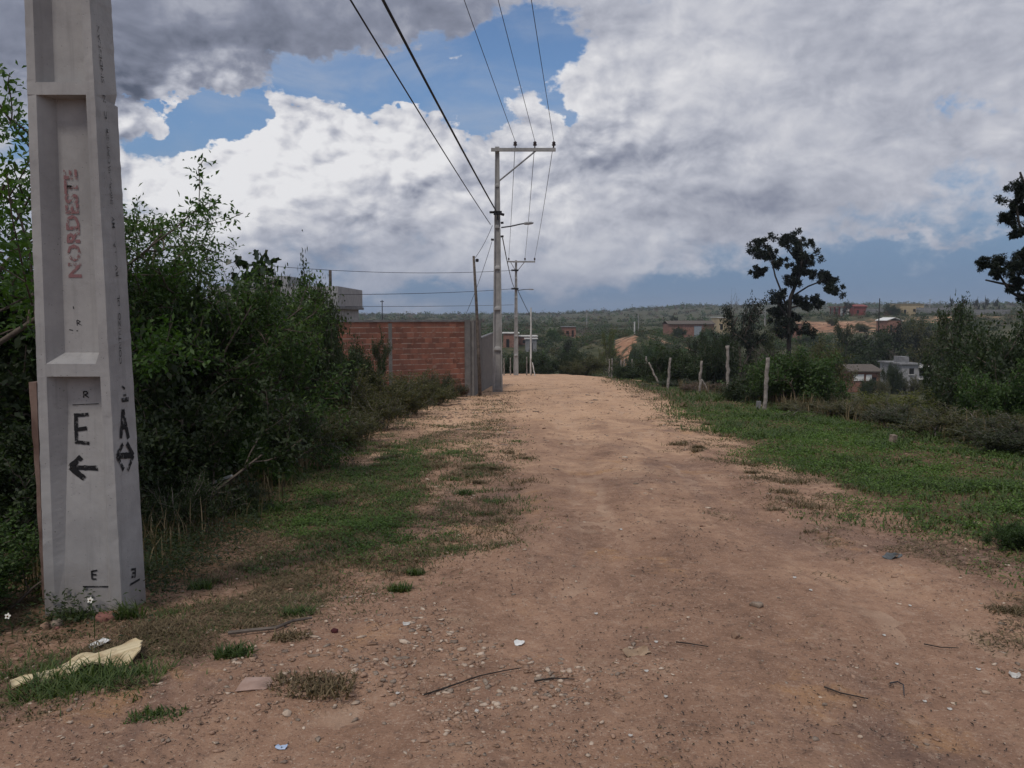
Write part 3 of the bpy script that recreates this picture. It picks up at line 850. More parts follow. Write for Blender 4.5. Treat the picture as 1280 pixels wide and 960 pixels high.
# ------------------------------------------------------------------ plants
GL = 'scrub along the left side of the track'
GR = 'scrub beyond the right-hand verge'
GV = 'trees and bushes of the valley'
PL = [
    # left side, near to far: proto, px, top, depth, width px, leaf, label, category, group
    ('shrub1', -25, 640, 4.1, 230, 'leaf_green', 'low green bush at the left picture edge in front of the concrete pole foot', 'bush', GL),
    ('shrub2', 15, 520, 5.6, 260, 'leaf_dark', 'dark bush half hidden behind the left edge of the concrete pole', 'bush', GL),
    ('tree2', 20, 300, 7.5, 330, 'leaf_dark', 'dark leafy small tree filling the gap left of the concrete pole', 'small tree', GL),
    ('shrub1', 205, 455, 6.6, 260, 'leaf_dark', 'dark bush directly right of the concrete pole with its foot by the bare soil', 'bush', GL),
    ('dense1', 150, 330, 8.2, 330, 'leaf_dark', 'tall dark bush right behind the concrete pole', 'bush', GL),
    ('scrub1', 262, 600, 7.0, 150, 'leaf_grey', 'low greyish scrub clump with dry stems below the pale dead stick', 'bush', GL),
    ('scrub2', 228, 585, 6.2, 150, 'leaf_dark', 'low dark scrub clump just right of the pole base', 'bush', GL),
    ('shrub2', 318, 548, 8.4, 110, 'leaf_bright', 'small bright green bush at the edge of the grass patch', 'bush', GL),
    ('shrub1', 268, 490, 8.6, 170, 'leaf_green', 'mid-green bush behind the pale dead stick', 'bush', GL),
    ('dense2', 262, 418, 10.5, 170, 'leaf_green', 'green bush under the leafy branch right of the pole', 'bush', GL),
    ('scrub2', 350, 500, 9.8, 150, 'leaf_grey', 'greyish scrub bush above the bright green small bush', 'bush', GL),
    ('shrub2', 326, 432, 13.6, 110, 'leaf_dark', 'dark bush at the foot of the round-leaved plant', 'bush', GL),
    ('scrub1', 395, 505, 11.5, 140, 'leaf_olive', 'olive scrub bush standing forward onto the sandy edge', 'bush', GL),
    ('dense1', 384, 343, 15, 92, 'leaf_dark', 'rounded dark green shrub standing up in front of the pale house', 'small tree', GL),
    ('dense1', 380, 436, 15.5, 110, 'leaf_dark', 'dark bush below the rounded shrub by the pale house', 'bush', GL),
    ('scrub2', 425, 462, 15.5, 130, 'leaf_olive', 'yellowish olive scrub in the middle of the left bank', 'bush', GL),
    ('dense2', 412, 404, 18.5, 50, 'leaf_dark', 'rounded dark bush under the right corner of the pale house', 'bush', GL),
    ('tree2', 470, 410, 20.5, 34, 'leaf_dark', 'dark narrow bush poking up in front of the brick wall', 'bush', GL),
    ('dense1', 437, 432, 19.5, 80, 'leaf_dark', 'dark spreading bush at the left of the brickwork', 'bush', GL),
    ('scrub1', 480, 462, 19, 110, 'leaf_olive', 'olive green scrub in front of the middle of the brick wall', 'bush', GL),
    ('scrub2', 455, 490, 15.0, 120, 'leaf_olive', 'dull green scrub bulging out to the sandy path edge', 'bush', GL),
    ('scrub1', 522, 462, 23.5, 90, 'leaf_olive', 'green scrub against the right part of the brick wall', 'bush', GL),
    ('scrub2', 500, 482, 20, 80, 'leaf_grey', 'grey-green scrub edging the sand below the brick wall', 'bush', GL),
    ('scrub2', 553, 465, 26.5, 60, 'leaf_dark', 'dark last scrub bush before the wall corner', 'bush', GL),
    ('scrub1', 575, 479, 28.0, 26, 'leaf_dry', 'small brownish weed bush at the wall corner', 'bush', GL),
    ('dense2', 300, 452, 12.0, 130, 'leaf_dark', 'dark shaded bush in the middle of the left thicket', 'bush', GL),
    ('shrub1', 205, 315, 10.5, 170, 'leaf_green', 'green tall bush filling the space behind the leafy branch', 'bush', GL),
    # right side close to the verge
    ('shrub1', 1265, 655, 5.4, 75, 'leaf_green', 'small tufted green bush at the right picture edge by the road', 'bush', GR),
    ('dense1', 996, 438, 23.5, 122, 'leaf_green', 'dense green bush right of the leaning fence post', 'bush', GR),
    ('dense2', 950, 462, 25.5, 90, 'leaf_dark', 'dark bush between the tall post and the leaning post', 'bush', GR),
    ('scrub1', 1015, 500, 20.0, 90, 'leaf_olive', 'low olive scrub at the foot of the dense green bush', 'bush', GR),
    ('scrub2', 1085, 500, 17.5, 150, 'leaf_olive', 'olive scrub in front of the two houses in the hollow', 'bush', GR),
    ('scrub1', 1060, 488, 24, 110, 'leaf_olive', 'yellow-green scrub below the brown house', 'bush', GR),
    ('scrub2', 1150, 505, 15.0, 160, 'leaf_grey', 'greyish dry scrub below the grey house', 'bush', GR),
    ('scrub1', 1130, 486, 21, 130, 'leaf_yellow', 'yellowish weedy bush under the balcony of the grey house', 'bush', GR),
    ('scrub2', 1215, 508, 13.0, 190, 'leaf_olive', 'dull olive scrub along the far edge of the grass at right', 'bush', GR),
    ('scrub1', 1275, 520, 11.0, 160, 'leaf_grey', 'dry grey-brown scrub at the right picture edge behind the grass', 'bush', GR),
    ('dense2', 1234, 410, 21, 130, 'leaf_dark', 'big dark bush under the overhanging tree', 'bush', GR),
    ('tree1', 1198, 374, 26, 70, 'leaf_dark', 'open-crowned small tree rising right of the tan building', 'small tree', GR),
    ('dense1', 1275, 400, 18, 160, 'leaf_dark', 'big dark bush at the right picture edge', 'bush', GR),
    ('shrub2', 1203, 440, 25, 74, 'leaf_dark', 'dark bush just right of the grey house', 'bush', GR),
    ('shrub1', 1270, 450, 14, 130, 'leaf_green', 'green lit bush at the right edge beneath the tree', 'bush', GR),
    ('scrub2', 985, 490, 24, 40, 'leaf_dry', 'small dry weed clump beside the concrete stub', 'bush', GR),
    ('scrub1', 890, 478, 33, 90, 'leaf_dry', 'brownish dry scrub along the fence behind the braced post', 'bush', GR),
    ('scrub2', 850, 474, 39, 80, 'leaf_dark', 'dark low scrub behind the second straight fence post', 'bush', GR),
    ('scrub1', 930, 480, 29, 70, 'leaf_dry', 'reddish dry scrub at the foot of the tall fence post', 'bush', GR),
    # further right, along and beyond the fence
    ('dense2', 838, 432, 47, 90, 'leaf_dark', 'dark round tree behind the leaning fence props', 'tree', GV),
    ('dense1', 790, 455, 56, 60, 'leaf_dark', 'dark bush at the far end of the fence', 'bush', GV),
    ('tree1', 925, 372, 50, 75, 'leaf_black', 'tall dark tree with bare twigs on top left of the lone tree', 'tree', GV),
    ('dense1', 900, 420, 48, 60, 'leaf_dark', 'dark bush under the bare-topped tree', 'bush', GV),
    ('bare1', 962, 430, 40, 70, 'leaf_dry', 'flat reddish dry bush behind the leaning post', 'bush', GV),
    ('bare1', 918, 366, 50.5, 26, 'leaf_dry', 'bare grey twigs sticking out above the tall dark tree', 'bush', GV),
    ('dense2', 960, 412, 55, 70, 'leaf_grey', 'grey-green bush left of the trunk of the lone tree', 'bush', GV),
    ('dense1', 1030, 428, 50, 66, 'leaf_olive', 'light olive bush right of the trunk of the lone tree', 'bush', GV),
    ('tree2', 1056, 395, 112, 40, 'leaf_dark', 'dark tree with upright crown left of the white-roofed shed', 'tree', GV),
    ('dense2', 1085, 415, 112, 90, 'leaf_dark', 'dark green tree above the brown house', 'tree', GV),
    ('dense1', 1125, 408, 117, 90, 'leaf_black', 'darkest rounded tree below the white-roofed shed', 'tree', GV),
    ('bare1', 1122, 434, 109, 40, 'leaf_dry', 'purplish leafless bush above the gap between the two houses', 'bush', GV),
    ('dense2', 1165, 405, 114, 80, 'leaf_olive', 'olive tree above the grey house', 'tree', GV),
    ('dense1', 1116, 455, 90, 26, 'leaf_dark', 'round dark tree standing between the brown and the grey house', 'tree', GV),
    ('tree2', 880, 408, 75, 40, 'leaf_dark', 'small dark tree in front of the long brick building', 'tree', GV),
    ('dense1', 715, 438, 82, 40, 'leaf_dark', 'dark bush beyond the bend of the track', 'bush', GV),
    ('tree1', 707, 424, 84, 22, 'leaf_black', 'thin dark sapling above the bend of the track', 'tree', GV),
    ('dense2', 675, 440, 80, 50, 'leaf_dark', 'dark bush just right of the far concrete pole', 'bush', GV),
    ('dense1', 735, 445, 80, 60, 'leaf_olive', 'olive bush beyond the grass at the bend', 'bush', GV),
    ('dense2', 640, 442, 84, 40, 'leaf_dark', 'dark bush behind the far concrete pole', 'bush', GV),
    ('tree1', 760, 410, 120, 26, 'leaf_yellow', 'yellow-green palm-like tree in front of the orange earth bank', 'tree', GV),
    ('tree2', 845, 393, 240, 14, 'leaf_black', 'lone dark treetop on the slope left of the pinkish roof', 'tree', GV),
    ('tree2', 1058, 375, 290, 15, 'leaf_black', 'round dark tree by the red shed on the ridge', 'tree', GV),
    ('dense2', 1115, 380, 285, 22, 'leaf_dark', 'dark tree beside the tan building on the ridge', 'tree', GV),
    ('bare1', 728, 409, 215, 26, 'leaf_dry', 'reddish dry bush patch on the slope above the bend', 'bush', GV),
    ('bare1', 742, 411, 205, 20, 'leaf_dry', 'small reddish dry bush right of the larger dry patch', 'bush', GV),
    ('dense1', 690, 412, 190, 16, 'leaf_green', 'green bush beside the low red brick house', 'bush', GV),
    ('dense2', 800, 436, 118, 44, 'leaf_dark', 'dark bush growing over the foot of the orange earth bank', 'bush', GV),
    ('dense1', 815, 425, 128, 30, 'leaf_green', 'green bush on the right shoulder of the orange earth bank', 'bush', GV),
    ('tree2', 768, 440, 112, 22, 'leaf_dark', 'small dark tree in front of the orange earth bank', 'tree', GV),
    ('dense1', 1088, 474, 88, 30, 'leaf_dark', 'dark bush against the front of the brown house', 'bush', GV),
    ('scrub2', 1104, 472, 86, 22, 'leaf_olive', 'olive scrub at the right end of the brown house', 'bush', GV),
    ('scrub1', 1142, 470, 90, 34, 'leaf_olive', 'olive scrub at the foot of the grey house', 'bush', GV),
    ('dense1', 848, 409, 198, 20, 'leaf_dark', 'dark bush in front of the left end of the long brick building', 'bush', GV),
    ('dense2', 884, 408, 192, 22, 'leaf_green', 'green bush in front of the right end of the long brick building', 'bush', GV),
    ('scrub2', 1160, 466, 92, 22, 'leaf_dark', 'dark scrub under the balcony of the grey house', 'bush', GV),
    ('dense1', 700, 411, 198, 10, 'leaf_olive', 'olive bush at the left end of the low red brick house', 'bush', GV),
    ('scrub1', 540, 476, 24.5, 60, 'leaf_olive', 'olive scrub spilling onto the sand before the wall corner', 'bush', GL),
    ('scrub2', 430, 512, 12.8, 110, 'leaf_olive', 'olive scrub spilling down onto the sandy edge of the grass patch', 'bush', GL),
    ('dense2', 792, 430, 142, 18, 'leaf_green', 'small green bush on the face of the orange earth bank', 'bush', GV),
    ('scrub1', 774, 444, 132, 22, 'leaf_olive', 'olive scrub at the foot of the orange earth bank', 'bush', GV),
    ('dense2', 1010, 420, 180, 30, 'leaf_dark', 'dark bush in the middle of the red slope', 'bush', GV),
    ('dense1', 1075, 404, 210, 22, 'leaf_olive', 'olive bush left of the white-roofed shed', 'bush', GV),
    ('dense2', 1145, 398, 190, 34, 'leaf_dark', 'dark bush right of the white-roofed shed', 'bush', GV),
    ('dense1', 1040, 398, 240, 14, 'leaf_olive', 'small olive bush high on the red slope', 'bush', GV),
]
for k, a in enumerate(PL): put_plant(*a)
for k, (px, w) in enumerate(((1206, 8), (1221, 9), (1234, 8), (1247, 9), (1190, 7))):
    put_plant('tree2', px, 370 + (k % 2) * 2, 330, w, 'leaf_black', 'small round dark tree in the row on the right ridge', 'tree', 'row of small round trees on the ridge')


def leafy(name, seed, label, cat, group, loc, stems, leaf, bark, per, L, W, off, kseg=5, nch=(4, 4, 4), lvl=2, spread=.8, up=.08, shrink=.64, bend=.22):
    """a tree grown from given stems (base, direction, length, radius) in local coordinates"""
    rng = np.random.default_rng(seed)
    segs, twigs = [], []
    for (p, d, ln, r) in stems:
        d = np.array(d, float); d /= np.linalg.norm(d)
        grow(rng, p, d, ln, r, lvl, segs, twigs, nch, spread, up, shrink, bend)
    root = thing(name, label, cat, loc, 0, group)
    VS, FS = segs_geo(segs, kseg); mesh_obj('trunk', VS, FS, M[bark], root)
    V, F = leaves_on(rng, twigs, per, L, W, off); mesh_obj('crown', V, F, M[leaf], root)
    return root


# broad bright-leaved tree at the left edge, and the loose tree behind the pole
p = at(-8, 700, 6.2)
z0 = gz(p.x, 6.2)
leafy('leafy_tree', 101, 'bright green leafy tree rising along the left picture edge', 'tree', GL, (p.x, 6.2, z0 - .03),
      [((0, 0, 0), (-.02, .1, 1), 2.9, .05), ((.1, .1, 0), (.12, .3, 1), 1.9, .04), ((-.2, 0, 0), (-.35, .1, 1), 2.0, .04), ((.1, -.2, 0), (.25, -.15, 1), 1.35, .03)],
      'leaf_bright', 'bark', 17, .066, .030, .06, lvl=3, nch=(3, 3, 4))
p = at(178, 600, 8.0); z0 = gz(p.x, 8.0)
leafy('leafy_tree', 102, 'tall loose tree behind the pole with thin sprays of leaves against the sky', 'tree', GL, (p.x, 8.0, z0 - .03),
      [((0, 0, 0), (-.02, .05, 1), 2.3, .05), ((.1, .1, 0), (.10, .1, 1), 2.0, .035), ((-.2, 0, 0), (-.3, .1, 1), 2.1, .04), ((.2, .1, 0), (.25, .1, 1), 1.7, .03)],
      'leaf_green', 'bark', 24, .062, .024, .07, lvl=3, nch=(3, 3, 4), shrink=.6)
p = at(236, 600, 8.8); z0 = gz(p.x, 8.8)
leafy('leafy_tree', 103, 'bushy green tree right of the pole, its crown in front of the white cloud', 'tree', GL, (p.x, 8.8, z0 - .03),
      [((0, 0, 0), (.05, .05, 1), 1.85, .05), ((.1, .1, 0), (.22, .1, 1), 1.75, .035), ((-.1, 0, 0), (-.22, .1, 1), 1.6, .04), ((.2, 0, 0), (.34, 0, 1), 1.4, .03)],
      'leaf_green', 'bark', 19, .055, .024, .06, lvl=3, nch=(3, 3, 4), shrink=.6)
p = at(192, 600, 9.3); z0 = gz(p.x, 9.3)
leafy('bare_shrub', 104, 'leafless grey twiggy shrub between the two trees right of the pole', 'shrub', GL, (p.x, 9.3, z0 - .03),
      [((0, 0, 0), (.05, .05, 1), 1.9, .025), ((.05, .1, 0), (.16, .1, 1), 1.8, .02), ((-.1, 0, 0), (-.1, .1, 1), 1.8, .02)],
      'leaf_dry', 'twig', 1, .04, .015, .02, lvl=3, nch=(4, 4, 3), spread=.7, up=.15)


def disc_leaves(rng, centres, R, name, root, mat):
    """thick round lobed leaves"""
    V, F = [], []
    for c in centres:
        n = runit(rng, 1)[0] + np.array([0, -.6, .4]); n /= np.linalg.norm(n)
        a = np.cross(n, [0.3, .1, 1]); a /= np.linalg.norm(a); b = np.cross(n, a)
        r = R * rng.uniform(.7, 1.2); k = 12; s = len(V)
        V.append(c - n * r * .12)
        for j in range(k):
            t = 2 * math.pi * j / k
            rr = r * (1 - .22 * math.cos(5 * t + 1)) * (.6 if j == 0 else 1)
            V.append(c + (a * math.cos(t) + b * math.sin(t)) * rr + n * r * .1 * math.cos(2 * t))
        F += [[s, s + 1 + j, s + 1 + (j + 1) % k] for j in range(k)]
    return mesh_obj(name, np.array(V), np.array(F), mat, root, smooth=True)


p = at(318, 500, 13.0); z0 = gz(p.x, 13)
rt = thing('broad_leaved_plant', 'dark plant with big round leaves standing out against the sky', 'plant', (p.x, 13.0, z0 - .03), 0, GL)
rng = np.random.default_rng(7)
m = MB(); cs = []
for (px, py) in ((318, 330), (304, 340), (333, 338), (300, 368), (320, 362), (338, 366), (322, 390), (345, 400), (296, 400)):
    q = at(px, py, 13.0) - rt.location; q.y += rng.uniform(-.25, .25)
    m.tube([(0, 0, 0), (q.x * .5 + rng.uniform(-.05, .05), q.y * .3, q.z * .6), tuple(q)], [.022, .016, .008], 6)
    for k in range(17):
        cs.append(np.array(q) + np.array([rng.uniform(-.24, .24), rng.uniform(-.24, .24), rng.uniform(-.22, .18)]))
m.build('stem', M['bark'], rt)
disc_leaves(rng, cs, .085, 'leaves', rt, M['leaf_broad'])


def clump_tree(name, seed, label, cat, group, base_px, Y, trunk, limbs, clumps, leaf, bark, L, W, dens, r0):
    """trunk and limbs drawn through points, foliage gathered in separate clumps (px, py, radius px, depth shift)"""
    rng = np.random.default_rng(seed)
    b = at(base_px, 480, Y); z0 = gz(b.x, Y)
    O = Vector((b.x, Y, z0 - .05))
    root = thing(name, label, cat, O, 0, group)

    def loc(px, py, dy=0): return at(px, py, Y) - O + Vector((0, dy, 0))
    m = MB()
    tp = [Vector((0, 0, 0))] + [loc(*q) for q in trunk]
    m.tube(tp, [r0 * (1 - .6 * i / len(tp)) for i in range(len(tp))], 8)
    for lm in limbs:
        q = [loc(*k) for k in lm]
        m.tube(q, [r0 * .42 * (1 - .7 * i / len(q)) for i in range(len(q))], 6)
    Vs, Fs, nb = [], [], 0
    for (px, py, rp, dy) in clumps:
        c = np.array(loc(px, py, dy)); R = rp / FPX * Y
        nsub = 15
        for k in range(nsub):
            cc = c + runit(rng, 1)[0] * R * rng.uniform(.1, 1.35) * np.array([1.15, 1.15, .75])
            r = R * rng.uniform(.16, .42); n = int(dens)
            m.tube([tuple(c - np.array([0, 0, R * .5])), tuple((c + cc) / 2 + rng.normal(size=3) * R * .1), tuple(cc)], [r0 * .10, r0 * .07, r0 * .04], 4, False)
            P = cc + runit(rng, n) * (rng.uniform(0, 1, (n, 1)) ** .5) * r
            A = runit(rng, n); N = runit(rng, n) * .7 + np.array([0, 0, 1])
            V, F = leaf_geo(P, A, N, L * rng.uniform(.6, 1.3, n), W * rng.uniform(.6, 1.3, n))
            Vs.append(V); Fs.append(F + nb); nb += len(V)
    m.build('trunk', M[bark], root, True)
    mesh_obj('crown', np.concatenate(Vs), np.concatenate(Fs), M[leaf], root)
    return root


clump_tree('tall_tree', 21, 'tall lone dark tree with open tiered crown against the blue sky', 'tree', GV, 986, 62,
           [(986, 430), (986, 400), (988, 372), (999, 345), (1003, 320), (1000, 300)],
           [[(986, 395), (978, 368), (969, 345), (964, 322), (958, 308)], [(988, 372), (1010, 358), (1030, 350), (1036, 345)], [(1000, 330), (985, 312), (982, 298)],
            [(988, 385), (1012, 378), (1024, 368)], [(987, 402), (972, 378)]],
           [(950, 303, 13, 0), (962, 318, 14, 1), (946, 318, 10, -1), (972, 330, 10, 0), (952, 338, 9, 1), (984, 300, 13, 0), (1000, 300, 13, 1), (992, 316, 14, -1), (1008, 322, 13, 0),
            (1014, 338, 12, 1), (996, 340, 12, 0), (986, 352, 9, 0), (1032, 344, 11, 0), (1042, 352, 10, 1), (1036, 364, 10, -1), (1022, 376, 10, 0), (1010, 384, 8, 0),
            (972, 370, 11, 0), (982, 384, 12, 1), (998, 376, 9, 0), (978, 402, 14, 0), (992, 400, 14, 1), (1000, 412, 12, -1), (975, 416, 13, 0), (968, 390, 8, 0)],
           'leaf_black', 'bark_dark', .20, .11, 90, .20)
clump_tree('overhanging_tree', 22, 'dark tree reaching in from the right edge with hanging leafy branches', 'tree', GR, 1318, 22,
           [(1316, 480), (1312, 420), (1306, 370), (1302, 300), (1300, 240), (1300, 205)],
           [[(1308, 392), (1282, 376), (1262, 364), (1250, 345), (1248, 330)], [(1306, 380), (1285, 366), (1270, 358), (1250, 354), (1232, 350)], [(1302, 310), (1285, 300), (1274, 280), (1270, 255)],
            [(1302, 340), (1288, 335), (1278, 325)], [(1300, 250), (1282, 235), (1275, 215)]],
           [(1250, 326, 13, 0), (1240, 330, 10, .3), (1260, 334, 9, -.3), (1246, 342, 8, 0), (1270, 250, 13, 0), (1268, 270, 12, .4), (1276, 236, 12, 0), (1270, 292, 9, 0), (1285, 260, 14, .4),
            (1278, 318, 10, 0), (1276, 336, 10, .3), (1272, 350, 8, 0), (1284, 346, 10, 0), (1268, 360, 7, 0), (1280, 372, 9, 0), (1300, 230, 22, .5), (1305, 280, 22, .5), (1302, 330, 20, .5), (1300, 370, 18, 0)],
           'leaf_black', 'bark_dark', .080, .030, 100, .12)


# ------------------------------------------------------------------ masses nobody could count
def clump_mass(name, label, pts, sizes, n, leafL, mats, seed, flat=.75):
    """a thicket read as one mass: leaf clumps spread through each bush's volume"""
    rng = np.random.default_rng(seed)
    C = np.repeat(pts, n, axis=0); Rr = np.repeat(sizes, n, axis=0); hue = np.repeat(rng.integers(0, len(mats), len(pts)), n)
    u = runit(rng, len(C)); u[:, 2] = np.abs(u[:, 2]) * 1.0
    lob = .72 + .38 * np.sin(u[:, 0] * 5 + C[:, 0] * 3) * np.cos(u[:, 1] * 5 + C[:, 1] * 2)
    P = C + u * (rng.uniform(.45, 1, (len(C), 1))) * Rr * lob[:, None]
    A = runit(rng, len(C)); A[:, 2] = A[:, 2] * .6 + .15; N = u + runit(rng, len(C)) * .7 + np.array([0, 0, .4])
    Ls = leafL * Rr[:, 0] * rng.uniform(.6, 1.3, len(C))
    V, F = leaf_geo(P, A, N, Ls, Ls * .72)
    o = mesh_obj(name, V, F, mats, matidx=hue)
    kind(o, 'stuff'); o['label'] = label; o['category'] = 'thicket'
    return o


LM = [M[k] for k in ('leaf_dark', 'leaf_olive', 'leaf_green', 'leaf_grey', 'leaf_dark')]
LMF = [M[k] for k in ('leaf_green', 'leaf_olive', 'leaf_grey', 'leaf_dark', 'leaf_grey', 'leaf_dry', 'leaf_dark', 'leaf_green')]


def scatter(n, seed, a0, a1, d0, d1, keep):
    rng = np.random.default_rng(seed)
    az = np.radians(rng.uniform(a0, a1, n)); D = np.sqrt(rng.uniform(d0 ** 2, d1 ** 2, n))
    x, y = np.sin(az) * D, np.cos(az) * D
    k = keep(x, y, D, np.degrees(az), rng)
    return x[k], y[k], rng


# nearer slope and hollow
x, y, rng = scatter(2600, 61, -42, 46, 16, 118, lambda x, y, D, az, r: (((x > 9.5 + .02 * y) & (y > 14)) | (D > 88) | ((x < -8) & (y > 34))) & ~((D > 84) & (D < 124) & (az > 21.5) & (az < 29.5))
                     & ~((x > -9) & (x < -1.0) & (y < 46)))
s = rng.uniform(.7, 1.7, len(x)) * np.where(np.hypot(x, y) > 60, 1.25, .8) * np.where((np.degrees(np.arctan2(x, y)) > 21.5) & (np.degrees(np.arctan2(x, y)) < 30) & (np.hypot(x, y) < 84), .5, 1)
near_c = np.hypot(x, y) < 45
pts = np.stack([x, y, hz(x, y) - .1], -1); sz3 = np.stack([s, s, s * rng.uniform(.8, 1.25, len(x))], -1)
clump_mass('thicket', 'dense scrub thicket filling the near slope right of the fence', pts[near_c], sz3[near_c], 520, .085, LM, 62)
clump_mass('thicket', 'dense scrub thicket filling the hollow behind the track', pts[~near_c], sz3[~near_c], 190, .16, LM, 63)


def okfar(x, y, D, az, r):
    R, G, B = veg_masks(x, y)
    n = fbm(x / 60, y / 60, 77, 3)
    return (B < .35) & (r.uniform(size=len(x)) < .35 + 1.0 * ss(n, .35, .6)) & ~((np.abs(az - 11.5) < 2.6) & (D > 196) & (D < 222)) & ~((az < 2.2) & (az > -2) & (D > 162) & (D < 182))


x, y, rng = scatter(6500, 64, -40, 42, 118, 420, okfar)
D = np.hypot(x, y)
s = rng.uniform(.9, 2.1, len(x)) * np.where(D > 200, 1.1, .9)
clump_mass('woodland', 'open green woodland over the middle slopes of the valley', np.stack([x, y, hz(x, y) - .1], -1), np.stack([s, s, s * rng.uniform(.8, 1.5, len(x))], -1), 60, .26, LMF, 65)
x, y, rng = scatter(3000, 164, -12, 22, 110, 215, okfar)
s = rng.uniform(.8, 1.9, len(x))
clump_mass('woodland', 'dark scrub woodland on the slope just beyond the bend of the track', np.stack([x, y, hz(x, y) - .1], -1), np.stack([s, s, s * rng.uniform(.8, 1.4, len(x))], -1), 90, .22, LM, 165)
x, y, rng = scatter(6500, 66, -40, 42, 420, 1300, lambda x, y, D, az, r: r.uniform(size=len(x)) < .3 + .9 * ss(fbm(x / 90, y / 90, 78, 3), .35, .6))
D = np.hypot(x, y)
s = rng.uniform(1.4, 3.4, len(x)) * np.where(D > 800, 1.25, 1)
clump_mass('woodland', 'far dark woodland along the hills on the horizon', np.stack([x, y, hz(x, y) - .2], -1), np.stack([s, s, s * rng.uniform(.8, 1.6, len(x))], -1), 30, .5, LMF, 67)


# ------------------------------------------------------------------ grass, weeds, gravel and litter on the ground
def blades(name, label, x, y, h, w, mat, seed, lean=.6, cat='grass'):
    rng = np.random.default_rng(seed)
    n = len(x); z = surf(x, y) - .004
    a = rng.uniform(0, 6.283, n); l = h * rng.uniform(.2, 1.0, n) * lean * 1.3
    d = np.stack([np.cos(a), np.sin(a), np.zeros(n)], -1); sd = np.stack([-np.sin(a), np.cos(a), np.zeros(n)], -1)
    B = np.stack([x, y, z], -1); Zu = np.array([0, 0, 1.0])
    hh = h * rng.uniform(.5, 1.15, n); W = (w * rng.uniform(.6, 1.3, n))[:, None]
    v0 = B - sd * W / 2; v1 = B + sd * W / 2
    mid = B + d * (l * .35)[:, None] + Zu * (hh * .62)[:, None]
    v2 = mid + sd * W * .4; v3 = mid - sd * W * .4
    tip = B + d * l[:, None] + Zu * (hh * .95)[:, None]
    V = np.stack([v0, v1, v2, v3, tip + sd * W * .06, tip - sd * W * .06], 1).reshape(-1, 3)
    b = np.arange(n)[:, None] * 6
    F = np.concatenate([b + np.array([[0, 1, 2, 3]]), b + np.array([[3, 2, 4, 5]])])
    o = mesh_obj(name, V, F, mat); kind(o, 'stuff'); o['label'] = label; o['category'] = cat
    return o


def lowleaves(name, label, x, y, hmax, L, W, mat, seed, cat='weeds'):
    rng = np.random.default_rng(seed); n = len(x)
    P = np.stack([x, y, surf(x, y) + rng.uniform(0, 1, n) ** 1.5 * hmax], -1)
    A = runit(rng, n); A[:, 2] = np.abs(A[:, 2]) * .5; A /= np.linalg.norm(A, axis=1, keepdims=True)
    N = runit(rng, n) * .5 + np.array([0, 0, 1.0])
    V, F = leaf_geo(P, A, N, L * rng.uniform(.6, 1.3, n), W * rng.uniform(.6, 1.3, n))
    o = mesh_obj(name, V, F, mat); kind(o, 'stuff'); o['label'] = label; o['category'] = cat
    return o


def spread(n, seed, a0, a1, d0, d1, dens, power=1.0):
    """points with density falling with distance (uniform in log distance), thinned by dens()"""
    rng = np.random.default_rng(seed)
    az = np.radians(rng.uniform(a0, a1, n)); D = d0 * (d1 / d0) ** (rng.uniform(0, 1, n) ** power)
    x, y = np.sin(az) * D, np.cos(az) * D
    k = rng.uniform(size=n) < dens(x, y)
    x, y = x[k], y[k]
    return x, y, np.hypot(x, y), rng


def verge(x, y):
    e = x - xr_(y) + (fbm(x / .8, y / .8, 81, 4) - .5) * 2.2
    bare = ss(fbm(x / 1.0, y / 1.5, 82, 5), .38, .56)
    fine = .35 + .65 * ss(fbm(x / .2, y / .25, 180, 3), .38, .60)
    far = 1 - .45 * ss(y, 15, 24)
    return ss(e, .0, 1.5) * (1 - ss(x - 7.9 - .015 * y, 0, .8)) * (.42 + .58 * bare) * far * fine


def verge_fringe(x, y):
    e = x - xr_(y) + (fbm(x / .6, y / .6, 83, 4) - .5) * 2.4
    return ss(e, -.7, .2) * (1 - .88 * ss(e, .5, 1.7)) * ss(fbm(x / .4, y / .5, 84, 4), .42, .56) * (y > 3) * (1 - ss(x - 7.5 - .015 * y, 0, .8))


x, y, D, rng = spread(420000, 71, 6, 52, 4.2, 60, verge)
blades('grass', 'short green grass covering the verge right of the track', x, y, np.clip(.016 + .0030 * D, .025, .10) * (.30 + 1.5 * ss(fbm(x / .7, y / .9, 85, 4), .35, .65)), .0036 + .0009 * D, M['grass'], 72, 1.3)
x, y, D, rng = spread(760000, 73, 6, 52, 4.2, 40, lambda x, y: verge(x, y) * (.40 + .60 * ss(fbm(x / .9, y / .9, 86, 4), .40, .56)) * (1 - ss(y, 17, 26)))
lowleaves('weeds', 'creeping bright green weeds in the verge grass', x, y, .07, .016 + .0014 * D, .010 + .0009 * D, M['weed'], 74)
x, y, D, rng = spread(260000, 75, 2, 52, 3.2, 55, verge_fringe)
blades('dry_grass', 'thin dry brown grass fraying over the right edge of the track', x, y, .010 + .0014 * D, .0026 + .0008 * D, M['drygrass'], 76, 3.2)


def leftgreen(x, y): return left_grass(x, y)


def leftdry(x, y):
    m = ss(xl_(y) - x, -.35, .6) * (x > -4.4) * (.10 + .90 * ss(fbm(x / .45 + 7, y / .6, 87, 5), .46, .60))
    return m * (.45 + .55 * (1 - ss(y, 12, 22))) * (y > 2.2)


